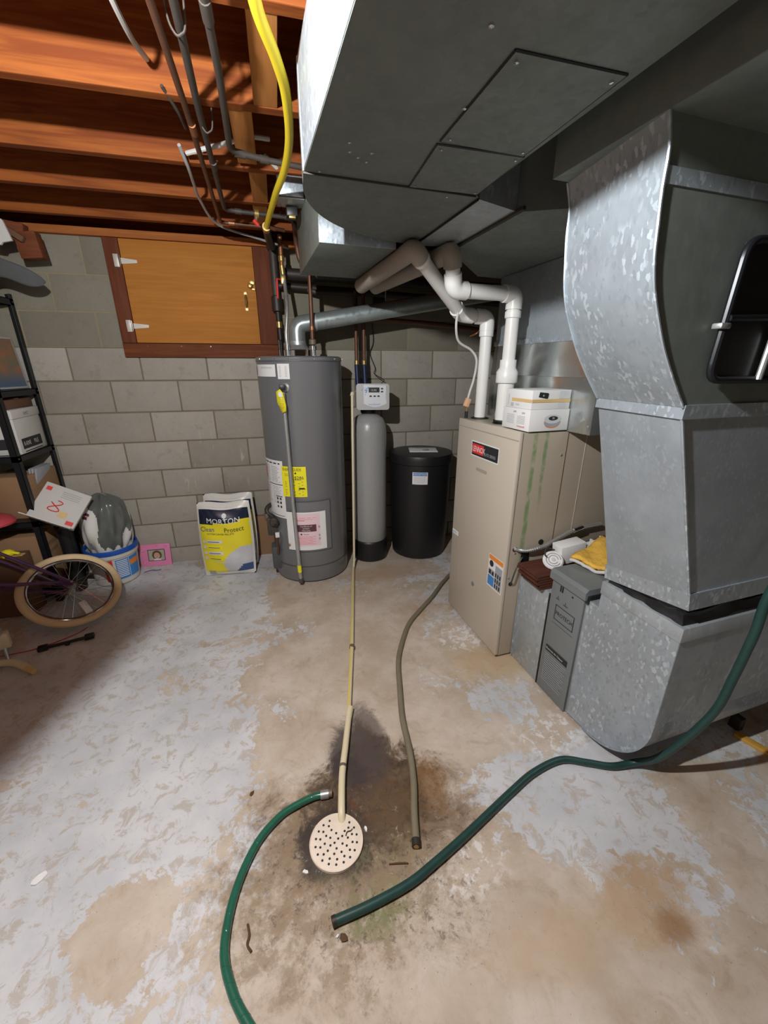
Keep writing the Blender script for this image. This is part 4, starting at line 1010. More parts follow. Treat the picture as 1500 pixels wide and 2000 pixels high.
ol = TH('power_adapter', 'black power adapter on the back wall above the vent pipe', 'adapter', (.735, 3.095, 1.866))
ol.add(MB().box((.735, 3.085, 1.866), (.085, .05, .085), None, .012), 'adapter_body', M['black'])
ol.add(MB().tube([(.70, 3.08, 1.84), (.685, 3.09, 1.75), (.69, 3.09, 1.60), (.665, 3.09, 1.52), (.70, 3.08, 1.42), (.69, 3.06, 1.38), (.735, 2.95, 1.34), (.70, 2.88, 1.32)], .0028, 6, sm=5), 'cord', M['black'])

# ================================================================ SOFTENER
so_ = TH('water_softener', 'slim grey resin tank with a control head, right of the heater', 'water softener', (.60, 2.868, 0))
s = so_.e
MB().lathe([(.125, 0), (.135, .01), (.135, .155), (.128, .165)], (0, 0, 0), 40).build('base_boot', M['black'], s)
MB().lathe([(.120, .158), (.128, .17), (.129, .3), (.129, .98), (.124, 1.04), (.105, 1.085), (.07, 1.11), (.04, 1.118), (.04, 1.13)], (0, 0, 0), 48).build('resin_tank', M['tank'], s)
MB().lathe([(.05, 1.12), (.055, 1.125), (.055, 1.16), (.04, 1.165)], (0, 0, 0), 24).build('valve_neck', M['black'], s)
RH = Rz(rad(-10)) @ Matrix.Rotation(rad(-6), 3, 'X')
hz_ = Vector((.018, -.06, 1.232))
head = MB()
def rr_poly(w_, h_, r, n=5):
    P = []
    for (cx_, cy_, a0) in ((w_/2-r, h_/2-r, 0), (-w_/2+r, h_/2-r, 90), (-w_/2+r, -h_/2+r, 180), (w_/2-r, -h_/2+r, 270)):
        for i in range(n + 1): t = rad(a0 + 90 * i / n); P.append((cx_ + r * math.cos(t), cy_ + r * math.sin(t)))
    return P
head.prism(rr_poly(.222, .170, .018), hz_, RH @ X3, RH @ Z3, RH @ Y3, -.07, .08); head.build('control_head', M['head'], s)
f = flat(hz_ + RH @ Vector((0, -.07, 0)), RH @ X3, RH @ Z3)
fc = disc([(x - .0, y + .0) for x, y in [(-.062, .078), (.088, .074), (.092, -.045)] + [(.092 - .017 * i, -.045 - .022 * math.sin(math.pi * i / 9)) for i in range(1, 9)] + [(-.062, -.045)]], s, M['head_face'], lift(f, .002), 'face_panel')
patch([(-.028, .045, .028, .060)], fc, M['lcd'], lift(f, .003), 'display')
lettering([('8:88', .008, .036, .02, 'CENTER')], fc, M['ink_grey'], lift(f, .0036))
for x, y in ((.062, .052), (.062, .033), (-.015, .004), (.012, .004), (.038, .004)):
    disc(ell(x, y, .009, .0055, 12), fc, M['ink'], lift(f, .003), 'button')
lettering([('WATERSOFT', -.03, -.055, .014, 'LEFT')], fc, M['ink_blue'], lift(f, .003))
random.seed(9)
mb = MB()
for k in range(26):
    a_ = random.uniform(0, 6.3); r_ = random.uniform(.004, .030); x = -.045 + r_ * math.cos(a_) ; y = .045 + r_ * 1.1 * math.sin(a_); q = random.uniform(.003, .006)
    vs = [mb.bm.verts.new(lift(f, .003 + k * .00002)(x + q * math.cos(b_), y + q * math.sin(b_))) for b_ in (a_, a_ + 2.1, a_ + 4.2)]; mb._f(vs)
mb.build('splash_graphic', M['ink_blue'], fc, normals=False)
patch([(.085, .088, -.02, .02)], fc, M['ink_white'], lift(f, .002), 'glint_edge')
# brine tank
bt = TH('brine_tank', 'round black plastic brine tank between the softener and the furnace', 'tank', (1.012, 2.89, 0))
MB().lathe([(.195, 0), (.212, .015), (.218, .10), (.232, .75), (.232, .765), (.225, .77)], (0, 0, 0), 56).build('tank_shell', M['black'], bt.e)
ld = MB().lathe([(.236, .755), (.242, .76), (.244, .80), (.238, .822), (.20, .828), (.0, .83)], (0, 0, 0), 56).build('lid', M['black'], bt.e)
th1 = math.atan2(-2.89, -1.012)
fb = lambda x, y, l=.001: Vector(((.229 + l) * math.cos(th1 + x / .229), (.229 + l) * math.sin(th1 + x / .229), y))
lb = patch([(-.055, .055, .622, .712)], bt.e, M['paper'], lambda x, y: fb(x, y, .005), 'notice_label', 8); lb['label'] = 'white notice label with a blue heading'
patch([(-.050, .050, .686, .708)], lb, M['ink_blue'], lambda x, y: fb(x, y, .0058), 'label_heading', 6)
lettering([('IMPORTANT', 0, .690, .018, 'CENTER')], lb, M['ink_white'], lambda x, y: fb(x, y, .0066))
patch([(-.042, .042 - .01 * (i % 2), .674 - .008 * i, .6755 - .008 * i) for i in range(6)], lb, M['ink_grey'], lambda x, y: fb(x, y, .0058), 'fine_print', 3)
pm = TH('manual', 'white printed manual lying on the black tank lid', 'paper', (1.0, 2.86, .832))
f = flat((-.03, -.02, 0), (1, -.25, 0), (.25, 1, 0))
mb = MB().box((0.02, .01, .003), (.21, .16, .005), Rz(rad(-14)), .001); mb.build('booklet', M['paper'], pm.e)
f = flat((0.02, .01, .0062), Rz(rad(-14)) @ X3, Rz(rad(-14)) @ Y3)
disc(ell(.02, -.02, .03, .02), pm.e, M['ink_grey'], lift(f, .0004), 'cover_picture')
disc(ell(.03, -.025, .012, .01), pm.e, M['ink'], lift(f, .0008), 'cover_picture')
patch([(-.05, .05, .05, .058), (-.08, -.03, -.06, -.057)], pm.e, M['ink_grey'], lift(f, .0004), 'print_line')

# ---- condensate / drain line down to the floor drain
dl = TH('drain_line', 'long cream plastic drain line from the softener down and across the floor to the drain', 'pipe', (.08, .925, .02))
dl.add(MB().tube(fillet([(.50, 2.80, 1.27), (.458, 2.70, 1.27), (.440, 2.695, .06), (.425, 2.64, .02)], .02), .0085, 12), 'vertical_run', M['cpvc'])
dl.add(MB().tube([(.427, 2.66, .022), (.262, 1.76, .020)], .0095, 12), 'floor_run', M['cpvc'])
dl.add(MB().tube([(.4295, 2.658, .0275), (.176, 1.345, .0275)], .0042, 8), 'yellow_stripe', M['cpvc_yellow'])
dl.add(MB().tube([(.262, 1.76, .020), (.172, 1.32, .020)], .0095, 12), 'floor_run', M['cpvc'])
dl.add(MB().tube([(.177, 1.335, .021), (.132, 1.16, .023), (.106, 1.06, .025), (.086, .94, .022), (.082, .905, -.01)], .0125, 14, sm=3), 'lower_run', M['cpvc'])
dl.add(MB().tube([(.186, 1.362, .020), (.170, 1.312, .021)], .0145, 14), 'coupling', M['cpvc'])
for p, q_ in (((.2645, 1.772, .02), (.2610, 1.754, .02)), ((.1145, 1.098, .0245), (.1125, 1.088, .0245))): dl.add(MB().tube([p, q_], .0145, 12), 'clamp', M['rust_metal'])
dl.add(MB().tube([(.462, 2.705, 1.27), (.455, 2.698, 1.25)], .012, 12), 'elbow', M['cpvc'])
# ---- floor drain grate
gr = TH('drain_grate', 'round off-white drain grate full of small holes, set in the floor', 'grate', (.057, .857, .0))
N = 56; holes = []
for (r_, n_, o_) in ((.066, 18, .1), (.052, 14, .3), (.037, 10, .0), (.022, 6, .4), (.008, 2, .2)):
    for k in range(n_):
        a_ = 2 * math.pi * (k + o_) / n_
        if .3 < a_ < 9: pass
        x, y = r_ * math.cos(a_), r_ * math.sin(a_)
        if abs(x - .015) < .018 and y > .025: continue
        holes.append((x, y))
MB().lathe([(.083, .0), (.085, .002), (.084, .008), (.078, .0105), (.0, .0105)], (0, 0, 0), 64).build('grate_plate', M['grate'], gr.e)
for (x, y) in holes: MB().lathe([(.0038, .0095), (.0036, .0112), (.001, .0112)], (x, y, 0), 10).build('hole', M['ink'], gr.e, smooth=False)
MB().tube([(.0835 * math.cos(2 * math.pi * k / 64), .0835 * math.sin(2 * math.pi * k / 64), .0095) for k in range(64)], .0018, 6, closed=True).build('raised_rim', M['grate'], gr.e)

# ================================================================ HOSES
ho = TH('olive_hose', 'faded olive hose snaking from behind the furnace to the drain', 'hose', (.30, .785, .014))
ho.add(MB().tube([(1.35, 2.50, .014), (1.15, 2.43, .014), (1.0, 2.30, .014), (.86, 2.14, .014), (.72, 2.0, .014), (.62, 1.89, .014), (.535, 1.74, .014), (.474, 1.60, .014), (.43, 1.42, .014), (.395, 1.26, .014), (.378, 1.10, .014), (.355, .98, .014), (.325, .88, .014), (.302, .79, .014)], .0125, 14, sm=6), 'hose_run', M['hose_olive'])
ho.add(MB().tube([(.304, .798, .014), (.2985, .777, .014)], .0138, 14), 'cut_end', M['iron'])
ho.add(MB().tube([(.299, .7785, .014), (.2983, .7762, .014)], .0085, 12), 'brass_insert', M['brass'])
hg = TH('green_hose', 'dark green hose looping down from the right past the boot to the drain', 'hose', (.02, .66, .016))
gp = [G(.80, -.95, 1.55), G(.55, -.90, 1.20), G(.30, -.87, .97), G(.25, -.85, .83), G(.235, -.845, .68), G(.24, -.84, .52), G(.245, -.83, .38), G(.27, -.80, .22), G(.28, -.75, .10)]
gp = [(p.x, p.y, p.z) for p in gp] 
g2 = [(1.508, .90, .014)] 
gp = [tuple(G(.62, -.90, 1.62)), tuple(G(.40, -.87, 1.20)), tuple(G(.262, -.85, .88)), tuple(G(.248, -.85, .70)), tuple(G(.247, -.84, .53)), tuple(G(.240, -.83, .40)), tuple(G(.22, -.79, .24)), tuple(G(.20, -.74, .10)), tuple(G(.17, -.69, .03)), (1.10, .855, .015), (1.02, .89, .015), (.93, .925, .015), (.80, .905, .015), (.684, .862, .015), (.56, .81, .015), (.442, .761, .015), (.34, .722, .015), (.249, .691, .015), (.13, .67, .015), (.021, .659, .015)]
hg.add(MB().tube(gp, .0125, 14, sm=6), 'hose_run', M['hose_dark'])
hg.add(MB().tube([(.030, .6605, .015), (.019, .6585, .015)], .0133, 14), 'cut_end', M['iron'])
hl_ = TH('bright_green_hose', 'glossy green hose with a grey end fitting, curling out of the bottom of the picture', 'hose', (.05, 1.01, .015))
lp_ = [(.036, 1.010, .016), (.0, 1.012, .015), (-.06, .998, .015), (-.12, .972, .015), (-.19, .905, .015), (-.242, .795, .015), (-.259, .676, .015), (-.232, .59, .015), (-.186, .52, .015), (-.12, .44, .015), (-.02, .35, .015), (.15, .26, .015)]
hl_.add(MB().tube(lp_, .0118, 14, sm=6), 'hose_run', M['hose_green'])
mb = MB(); SP = smooth_pts(lp_, 40)
acc = []; ln = 0
for i in range(len(SP) - 1):
    d_ = (SP[i + 1] - SP[i]); n2 = d_.cross(Z3).normalized(); ln += d_.length; ph = ln / .012 * 2 * math.pi / 3
    acc.append(SP[i] + n2 * .0113 * math.cos(ph) + Z3 * .0113 * math.sin(ph))
mb.tube(acc, .0012, 4); hl_.add(mb, 'spiral_rib', M['hose_green'])
hl_.add(MB().tube([(.022, 1.011, .016), (.050, 1.009, .016)], .0145, 12), 'hose_coupling', M['steel'])
hl_.add(MB().tube([(.046, 1.0095, .016), (.062, 1.0085, .016)], .0125, 12), 'threaded_end', M['rust_metal'])

# ---- bits of debris
deb = [('twig', 'thin brown twig on the damp floor between grate and dark hose', [(.205, .758, .004), (.24, .751, .006), (.262, .746, .004)], .0022),
       ('twig', 'brown curled stem lying right of the bright green hose', [(-.205, .715, .004), (-.199, .69, .005), (-.203, .672, .004), (-.192, .655, .005)], .0035),
       ('twig', 'small bent brown stem lying on the drain grate', [(.088, .862, .014), (.094, .872, .015), (.106, .873, .014), (.112, .878, .013)], .0016)]
for n_, l_, p_, r_ in deb: tubeobj(n_, p_, r_, M['leaf'], sm=3, seg=6, label=l_, cat='debris')
for (n_, l_, p_, sc_, m_) in (('dry_leaf', 'shrivelled brown leaf scrap on the floor below the cut end of the dark green hose', (.045, .625), .016, 'leaf'), ('dry_leaf', 'tiny brown leaf scrap left of the upper curve of the bright green hose', (-.215, 1.085), .012, 'leaf'),
        ('paint_chip', 'small white chip on the wet floor right of the grate', (.156, .872), .010, 'paper'), ('paint_chip', 'white chip left of the grate inside the green hose curve', (-.045, .80), .011, 'paper'), ('paint_chip', 'tiny white pebble by the end of the dark green hose', (.03, .632), .006, 'paper'),
        ('paper_scrap', 'bright white torn paper scrap on the floor far left', (-.812, .975), .026, 'paper')):
    mb = MB(); random.seed(hash(l_) % 99 if False else len(l_)); k = 8
    top = [mb.bm.verts.new((sc_ * random.uniform(.6, 1) * math.cos(2 * math.pi * i / k), sc_ * .6 * random.uniform(.6, 1) * math.sin(2 * math.pi * i / k), .003 + .004 * random.random())) for i in range(k)]
    bot = [mb.bm.verts.new((v.co.x, v.co.y, .0005)) for v in top]
    c0 = mb.bm.verts.new((0, 0, .006))
    for i in range(k): mb._f([top[i], top[(i + 1) % k], c0]); mb._f([bot[i], bot[(i + 1) % k], top[(i + 1) % k], top[i]])
    o = mb.build(n_, M[m_]); o.location = (*p_, 0); o.rotation_euler = (0, 0, len(l_)); tag(o, l_, 'debris')

# ================================================================ SALT BAGS
def salt_bag(name, label, loc, rz, lean, H_=.545, W_=.37, Dp=.12, front=True):
    e = empty(name, loc, 0, label, 'bag'); e.rotation_euler = (rad(lean), 0, rz)
    def bulge(a_, b_, side):
        x = (a_ - .5) * W_ * (1 - .06 * (2 * b_ - 1) ** 2) ; z = b_ * H_
        k_ = (1 - abs(2 * a_ - 1) ** 3.0) * (1 - abs(2 * b_ - 1) ** 5)
        y = side * Dp / 2 * k_ + side * .004 * math.sin(9 * a_ + 13 * b_) * k_ + side * .003 * math.sin(23 * b_ + 5 * a_) * k_
        return (x, y, z + .006 * math.sin(a_ * 9) * b_)
    mb = MB()
    for nm in ('bag_white', 'bag_navy', 'bag_yellow', 'salt_grey', 'bag_blue'): mb.use(M[nm])
    nu, nv = 26, 36
    for side in (-1, 1):
        g = [[mb.bm.verts.new(bulge(i / nu, k / nv, side)) for k in range(nv + 1)] for i in range(nu + 1)]
        for i in range(nu):
            for k in range(nv):
                a_, b_ = (i + .5) / nu, (k + .5) / nv
                arcn = .73 + .06 * (a_ - .2)
                if side == 1: m_ = 'bag_navy' if a_ > .0 else 'bag_white'
                elif b_ > .93 or a_ < .045 or a_ > .955 or b_ < .02: m_ = 'bag_white'
                elif b_ > arcn: m_ = 'bag_navy'
                elif ((a_ - .95) / .52) ** 2 + ((b_ - .16) / .27) ** 2 < 1 and a_ > .42:
                    m_ = 'bag_blue' if (((a_ - .95) / .30) ** 2 + ((b_ - .02) / .16) ** 2 < 1) else 'salt_grey'
                else: m_ = 'bag_yellow'
                mb.use(M[m_]); mb._f([g[i][k], g[i + 1][k], g[i + 1][k + 1], g[i][k + 1]])
    bmesh.ops.remove_doubles(mb.bm, verts=mb.bm.verts[:], dist=.0004)
    mb.build('sack', None, e, ang=1.4)
    def fm(x, y):
        p = Vector(bulge(min(max(x / W_ + .5, 0), 1), y / H_, -1)); return p + Vector((0, -.003, 0))
    for z_ in (.012, H_ - .03):
        MB().grid(lambda a_, b_: (lambda q: (q[0], q[1] - .012 * (.5 - abs(a_ - .5)), q[2]))(bulge(.0 + a_, min(1, (z_ + .022 * b_) / H_), -1)), 16, 2).build('heat_seal', M['bag_white'], e, normals=False)
    if front:
        lettering([('MORTON', 0, .405, .052, 'CENTER')], e, M['ink_white'], fm)
        lettering([('Clean', -.165, .345, .048, 'LEFT', .9)], e, M['bag_blue'], fm); lettering([('Protect', .0, .342, .048, 'LEFT', .9)], e, M['ink'], fm)
        lettering([('SYSTEM SAVER PELLETS', -.12, .322, .018, 'LEFT')], e, M['ink'], fm)
        for k in range(4):
            lb_ = patch([(-.125, -.02, .262 - .042 * k, .284 - .042 * k)], e, M['bag_white'] if k != 1 and k != 3 else M['label_yellow'], lambda x, y: fm(x, y) + Vector((0, -.001, 0)), 'feature_band', 4)
            disc(ell(-.145, .273 - .042 * k, .012, .013, 12), e, M['bag_white'], lambda x, y: fm(x, y) + Vector((0, -.001, 0)), 'feature_icon')
            patch([(-.12, -.04, .270 - .042 * k, .2745 - .042 * k)], e, M['bag_blue'], lambda x, y: fm(x, y) + Vector((0, -.003, 0)), 'feature_print', 4)
        lettering([('6-in-1', -.075, .11, .026, 'LEFT')], e, M['ink_white'], fm)
        lettering([('40 LB', -.07, .012, .028, 'LEFT')], e, M['ink'], fm)
        patch([(-.15, -.10, .015 + .007 * k, .018 + .007 * k) for k in range(5)], e, M['ink_grey'], lambda x, y: fm(x, y) + Vector((0, -.001, 0)), 'fine_print', 3)
        f2 = lambda x, y: fm(x, y) + Vector((0, -.001, 0))
        disc(ell(.01, .462, .016, .018, 16), e, M['salt_grey'], f2, 'umbrella_emblem')
        patch([(.007, .012, .425, .45)], e, M['salt_grey'], f2, 'umbrella_emblem')
    return e
salt_bag('salt_bag', 'yellow and navy bag of water-softener salt standing in front of its twin', (-.452, 2.80, .004), rad(-6), -4)
salt_bag('salt_bag', 'second navy bag of salt, mostly hidden directly behind the front one', (-.435, 2.945, .004), rad(-6), -4, H_=.56, W_=.36, front=False)
MB().bb(-.33, -.07, 3.085, 3.105, .0, .33, .003).build('x', M['cardboard']).name = 'cardboard_sheet'
tag(bpy.data.objects['cardboard_sheet'], 'flat tan cardboard sheet leaning on the wall behind the heater foot', 'cardboard')
bpy.data.objects['cardboard_sheet'].data.name = 'cardboard_sheet'

# ================================================================ BUCKET, SACK, PHOTO FRAME
bk = TH('bucket', 'white plastic bucket with blue rim and blue-red label', 'bucket', (-1.235, 2.945, 0))
MB().lathe([(.0, .002), (.125, .003), (.135, .01), (.152, .235), (.152, .245), (.146, .245), (.128, .02), (0, .018)], (0, 0, 0), 48, caps=False).build('pail', M['bucket'], bk.e)
MB().lathe([(.153, .235), (.162, .238), (.164, .262), (.160, .272), (.150, .268), (.148, .24)], (0, 0, 0), 48, caps=False).build('blue_rim', M['lid_blue'], bk.e)
MB().lathe([(.153, .205), (.157, .21), (.157, .232), (.153, .236)], (0, 0, 0), 48, caps=False).build('pail_ridge', M['bucket'], bk.e)
thb = math.atan2(-2.965, 1.195)
fk = lambda x, y: Vector(((.1405 + .07 * (y - .1) + .002) * math.cos(thb + x / .145), (.1405 + .07 * (y - .1) + .002) * math.sin(thb + x / .145), y))
fk2 = lambda x, y: fk(x, y) * 1.0 + Vector((math.cos(thb + x / .145), math.sin(thb + x / .145), 0)) * .001
lb = patch([(.0, .17, .045, .195)], bk.e, M['ink_blue'], fk, 'blue_label', 10); lb['label'] = 'blue label with small print'
patch([(.005 + .0 * i, .075, .18 - .013 * i, .186 - .013 * i) for i in range(10)] + [(.082, .085, .045, .195)], lb, M['ink_white'], fk2, 'fine_print', 4)
patch([(.09, .165, .13, .17)], lb, M['orange'], fk2, 'red_block', 4)
patch([(-.07, -.015, .04, .2)], bk.e, M['ink_red'], fk, 'red_label', 4)
# plastic sack in the bucket
sk_ = TH('plastic_sack', 'lumpy white and dark grey plastic sack stuffed into the bucket', 'sack', (-1.24, 2.945, .25))
def sackf(a_, b_):
    t = 2 * math.pi * a_; z = b_ * .40 - .02
    r = (.095 + .055 * math.sin(math.pi * min(1, b_ * .9 + .12)) ** .8) * (1 if b_ < .8 else max(.02, math.cos((b_ - .8) / .2 * math.pi / 2) ** .6))
    r *= 1 + .06 * math.sin(3 * t + 2 * b_) + .04 * math.sin(7 * t + 6 * b_) + .03 * math.sin(13 * t - 9 * b_)
    return (r * math.cos(t) * .98 + .012 * b_, r * math.sin(t) * .85, z * (1 + .03 * math.sin(5 * t)) + .0)
mb = MB(); mb.use(M['bag_white']); mb.use(M['sack_grey'])
nu, nv = 150, 64
g = [[mb.bm.verts.new(sackf(i / nu, k / nv)) for k in range(nv + 1)] for i in range(nu)]
for i in range(nu):
    for k in range(nv):
        t = 360 * (i + .5) / nu; b_ = (k + .5) / nv
        fr = (t + 8 * math.sin(b_ * 7)) % 360
        m_ = 'sack_grey' if (b_ > .10 + .04 * math.sin(i * .6) and (fr > 283 - 30 * b_ or fr < 12) and not (b_ < .38 + .05 * math.sin(i * .9) and 335 < fr < 360)) or b_ > .84 + .03 * math.sin(i * .4) else 'bag_white'
        mb.use(M[m_]); mb._f([g[i][k], g[(i + 1) % nu][k], g[(i + 1) % nu][k + 1], g[i][k + 1]])
mb.build('sack_body', None, sk_.e, ang=1.0)
def sf(x, y): q = Vector(sackf((252 + x) / 360, y)); return q + Vector((q.x, q.y, 0)).normalized() * .004
patch([(-14, -2, .66, .74), (-8, 3, .72, .76)], sk_.e, M['purple'], sf, 'print_patch', 3)
patch([(-12, 0, .70, .72)], sk_.e, M['orange'], lambda x, y: sf(x, y) * 1.003, 'print_patch', 3)
patch([(-16, -2, .12, .25)], sk_.e, M['head'], sf, 'print_patch', 3)
pf = TH('photo_frame', 'pink picture frame with a small photo, on the floor against the wall', 'picture frame', (-1.018, 3.085, 0))
pf.e.rotation_euler = (rad(-8), 0, rad(-3))
fw, fh = .215, .17
MB().bb(-fw / 2, fw / 2, -.006, .006, 0, fh, .002).build('frame_board', M['pink'], pf.e)
f = flat((-fw / 2, -.006, 0), X3, Z3)
mt = patch([(.055, .175, .04, .13)], pf.e, M['purple'], lift(f, .001), 'photo_mat')
ph_m = plain('photo_backdrop', (.40, .42, .30), .4, 0, .3, 60)
patch([(.06, .17, .045, .125)], mt, ph_m, lift(f, .0016), 'photo_print')
disc(ell(.118, .085, .034, .036), mt, M['cardboard_dark'], lift(f, .0022), 'photo_hair')
disc(ell(.118, .080, .021, .025), mt, plain('photo_skin', (.60, .38, .28), .5), lift(f, .0028), 'photo_face')
patch([(.095, .145, .045, .056)], mt, M['ink_white'], lift(f, .003), 'photo_shirt')
disc(ell(.11, .087, .003, .002, 8), mt, M['ink'], lift(f, .0034), 'photo_eye'); disc(ell(.127, .087, .003, .002, 8), mt, M['ink'], lift(f, .0034), 'photo_eye')
disc(ell(.118, .070, .008, .002, 10), mt, M['ink_red'], lift(f, .0034), 'photo_mouth')
for (x, y, r_) in ((.025, .13, .017), (.185, .15, .012), (.03, .03, .014), (.12, .155, .008), (.19, .02, .01)):
    MB().lathe([(r_, 0), (r_ * .7, .004), (r_ * .3, .002), (0, .005)], Vector((-fw / 2 + x, -.006, y)), 14, Matrix.Rotation(rad(90), 3, 'X')).build('rosette', M['pink'], pf.e)

# ================================================================ BICYCLE lying at the left
WC = Vector((-1.282, 2.444, .206))
bi = empty('bicycle', WC, 0, 'purple bicycle with cream tyre lying on its side at the left', 'bicycle')
a_, b_ = rad(25), rad(-25)
e1 = Vector((math.cos(b_), 0, math.sin(b_))); e2 = Vector((-math.sin(a_) * math.sin(b_), math.cos(a_), math.sin(a_) * math.cos(b_))); e3 = e1.cross(e2).normalized()
def wp(r, t, h=0): return e1 * (r * math.cos(t)) + e2 * (r * math.sin(t)) + e3 * h
ring = lambda r, h=0, n=72: [wp(r, 2 * math.pi * k / n, h) for k in range(n)]
wheel = MB().tube(ring(.229), .0204, 14, closed=True).build('tyre', M['tyre'], bi)
MB().tube(ring(.2055), .0107, 10, closed=True).build('rim', M['chrome'], bi)
MB().tube([e3 * -.035, e3 * -.03, e3 * -.015, e3 * .015, e3 * .03, e3 * .035], [.02, .02, .011, .011, .02, .02], 14).build('hub', M['steel'], bi)
MB().tube([e3 * -.06, e3 * .075], .006, 8).build('axle', M['steel'], bi)
for k in range(28):
    t = 2 * math.pi * k / 28; s_ = 1 if k % 2 else -1
    MB().tube([wp(.018, t + s_ * 1.2, s_ * .03), wp(.204, t, 0)], .0011, 4).build('spoke', M['chrome'], bi)
MB().box(wp(.15, rad(-40), .006), (.035, .085, .006), basis(wp(1, rad(-40)).cross(e3), wp(1, rad(-40))), .002).build('reflector', M['white'], bi)
fdir = Vector((-1, -.04, .10)).normalized()
hubT = e3 * .062
BBp = Vector((-.42, .02, .21)); 
def bp_(x, y, z): return Vector((x, y, z))
st1 = [bp_(-.50, .02, .42), bp_(-.40, .01, .34), bp_(-.12, 0, .14), hubT]
MB().tube(st1, .009, 10).build('seat_stay', M['purple'], bi)
MB().tube([bp_(-.52, .06, .30), bp_(-.30, .06, .17), bp_(-.06, .04, .01), e3 * -.05], .009, 10).build('seat_stay', M['purple'], bi)
MB().tube([bp_(-.60, -.14, .20), bp_(-.20, -.10, .11), bp_(-.03, -.02, .06), hubT], .010, 10).build('chain_stay', M['purple'], bi)
MB().tube([bp_(-.62, .0, .10), bp_(-.25, .0, .03), e3 * -.055], .010, 10).build('chain_stay', M['purple'], bi)
MB().prism([(-.05, -.012), (-.02, -.028), (.014, -.018), (.012, .014), (-.02, .02), (-.06, .032)], hubT, Vector((1, -.25, -.25)), Vector((.1, .9, .2)), e3, -.003, .003).build('dropout', M['purple'], bi)
MB().tube([bp_(-.62, -.1, .14), bp_(-.56, .03, .43)], .014, 12).build('seat_tube', M['purple'], bi)
MB().tube([bp_(-.60, -.04, .30), bp_(-1.00, -.22, .38)], .015, 12).build('top_tube', M['purple'], bi)
MB().tube([bp_(-.62, -.10, .14), bp_(-1.02, -.26, .33)], .017, 12).build('down_tube', M['purple'], bi)
MB().tube([bp_(-.30, -.03, .21), bp_(-.34, .0, .20), bp_(-.62, -.0, .24)], .006, 8).build('chain_guard', M['rust_metal'], bi)
pd = MB(); 
# ---- red seat of the ride-on toy
rs_ = empty('toy_seat', (-1.70, 2.60, .51), 0, 'shallow pinkish-red plastic seat tipped among the clutter at the left edge', 'seat')
def seatf(a, b):
    t = 2 * math.pi * a; r = .16 * b
    return (r * math.cos(t) * (1.0), r * math.sin(t) * .75, .085 + .045 * math.sqrt(max(0, 1 - b ** 3)))
MB().grid(seatf, 32, 10).build('seat_shell', M['seat_red'], rs_, ang=1.2)
MB().lathe([(.155, .0), (.160, .012), (.145, .012)], (0, 0, .075), 32, Matrix.Diagonal((1, .75, 1))).build('rolled_rim', M['seat_red'], rs_)
MB().tube([(0, 0, .12), (.0, 0, .02), (.0, .0, -.128)], .016, 10).build('seat_post', M['black_metal'], rs_)
# crate of clutter below it
def cbox(name, label, c, d, rot, m, cat='box', parts=True, mtape=None):
    e = empty(name, (c[0], c[1], c[2]), 0, label, cat); e.rotation_euler = rot
    MB().box((0, 0, d[2] / 2), d, None, .003).build('carton', M[m], e)
    if parts:
        MB().bb(-d[0] / 2 - .001, d[0] / 2 + .001, -.02, .02, d[2] - .001, d[2] + .0015).build('tape_strip', M[mtape or 'tape'], e)
        MB().bb(-d[0] / 2 + .003, d[0] / 2 - .003, -.001, .001, d[2], d[2] + .002).build('flap_seam', M['cardboard_dark'], e)
    return e
bb_ = cbox('cardboard_box', 'large brown cardboard box on the lowest shelf behind the bicycle wheel', (-1.715, 2.90, .086), (.40, .34, .36), (0, 0, 0), 'cardboard')
f = flat((.20, -.17, 0), Y3, Z3)
lettering([('PROFESSIONAL', .01, .27, .035, 'LEFT', .8), ('HARDWARE', .02, .22, .03, 'LEFT', .8)], bb_, M['cardboard_dark'], lift(f, .001))
cbox('cardboard_box', 'brown cardboard box lying low at the left edge behind the bicycle frame', (-1.79, 2.615, .004), (.46, .13, .376), (0, 0, 0), 'cardboard_dark')
# loose things on the left pile
for (n_, l_, cat, mk) in (
    ('yellow_toy', 'small yellow plastic toy on the dark pile behind the bicycle', 'toy', 1),
    ('red_cloth', 'dark red crumpled cloth on the pile behind the bicycle', 'cloth', 2)):
    if mk == 0:
        e = empty(n_, (-1.72, 2.50, .44), 0, l_, cat); e.rotation_euler = (rad(20), rad(15), 0)
        MB().prism([(-.10, -.03), (.06, -.05), (.10, 0), (.06, .05), (-.10, .03)], (0, 0, 0), X3, Y3, Z3, 0, .05).build('scoop_bowl', M['red'], e); MB().tube([(-.1, 0, .02), (-.22, 0, .03)], .012, 10).build('handle', M['red'], e)
        MB().tube([(-.0, 0, .0), (-.03, .05, -.44)], .01, 8).build('prop_rod', M['iron'], e)
    elif mk == 1:
        e = empty(n_, (-1.63, 2.60, .385), 0, l_, cat)
        MB().lathe([(.0, 0), (.03, .005), (.035, .02), (.02, .035), (0, .04)], (0, 0, 0), 16).build('toy_body', M['label_yellow'], e)
        for k in range(4): t = k * 1.6; MB().tube([(0.02 * math.cos(t), .02 * math.sin(t), .02), (.06 * math.cos(t), .05 * math.sin(t), .01)], .008, 8).build('toy_limb', M['label_yellow'], e)
    else:
        mb = MB(); mb.grid(lambda a, b: ((a - .5) * .26, (b - .5) * .12, .03 + .025 * math.sin(a * 9) * math.cos(b * 8) - .05 * abs(a - .5)), 18, 12)
        o = mb.build('red_cloth', M['red'], normals=False); o.location = (-1.84, 2.61, .39); tag(o, l_, cat); q = o.modifiers.new('t', 'SOLIDIFY'); q.thickness = .006
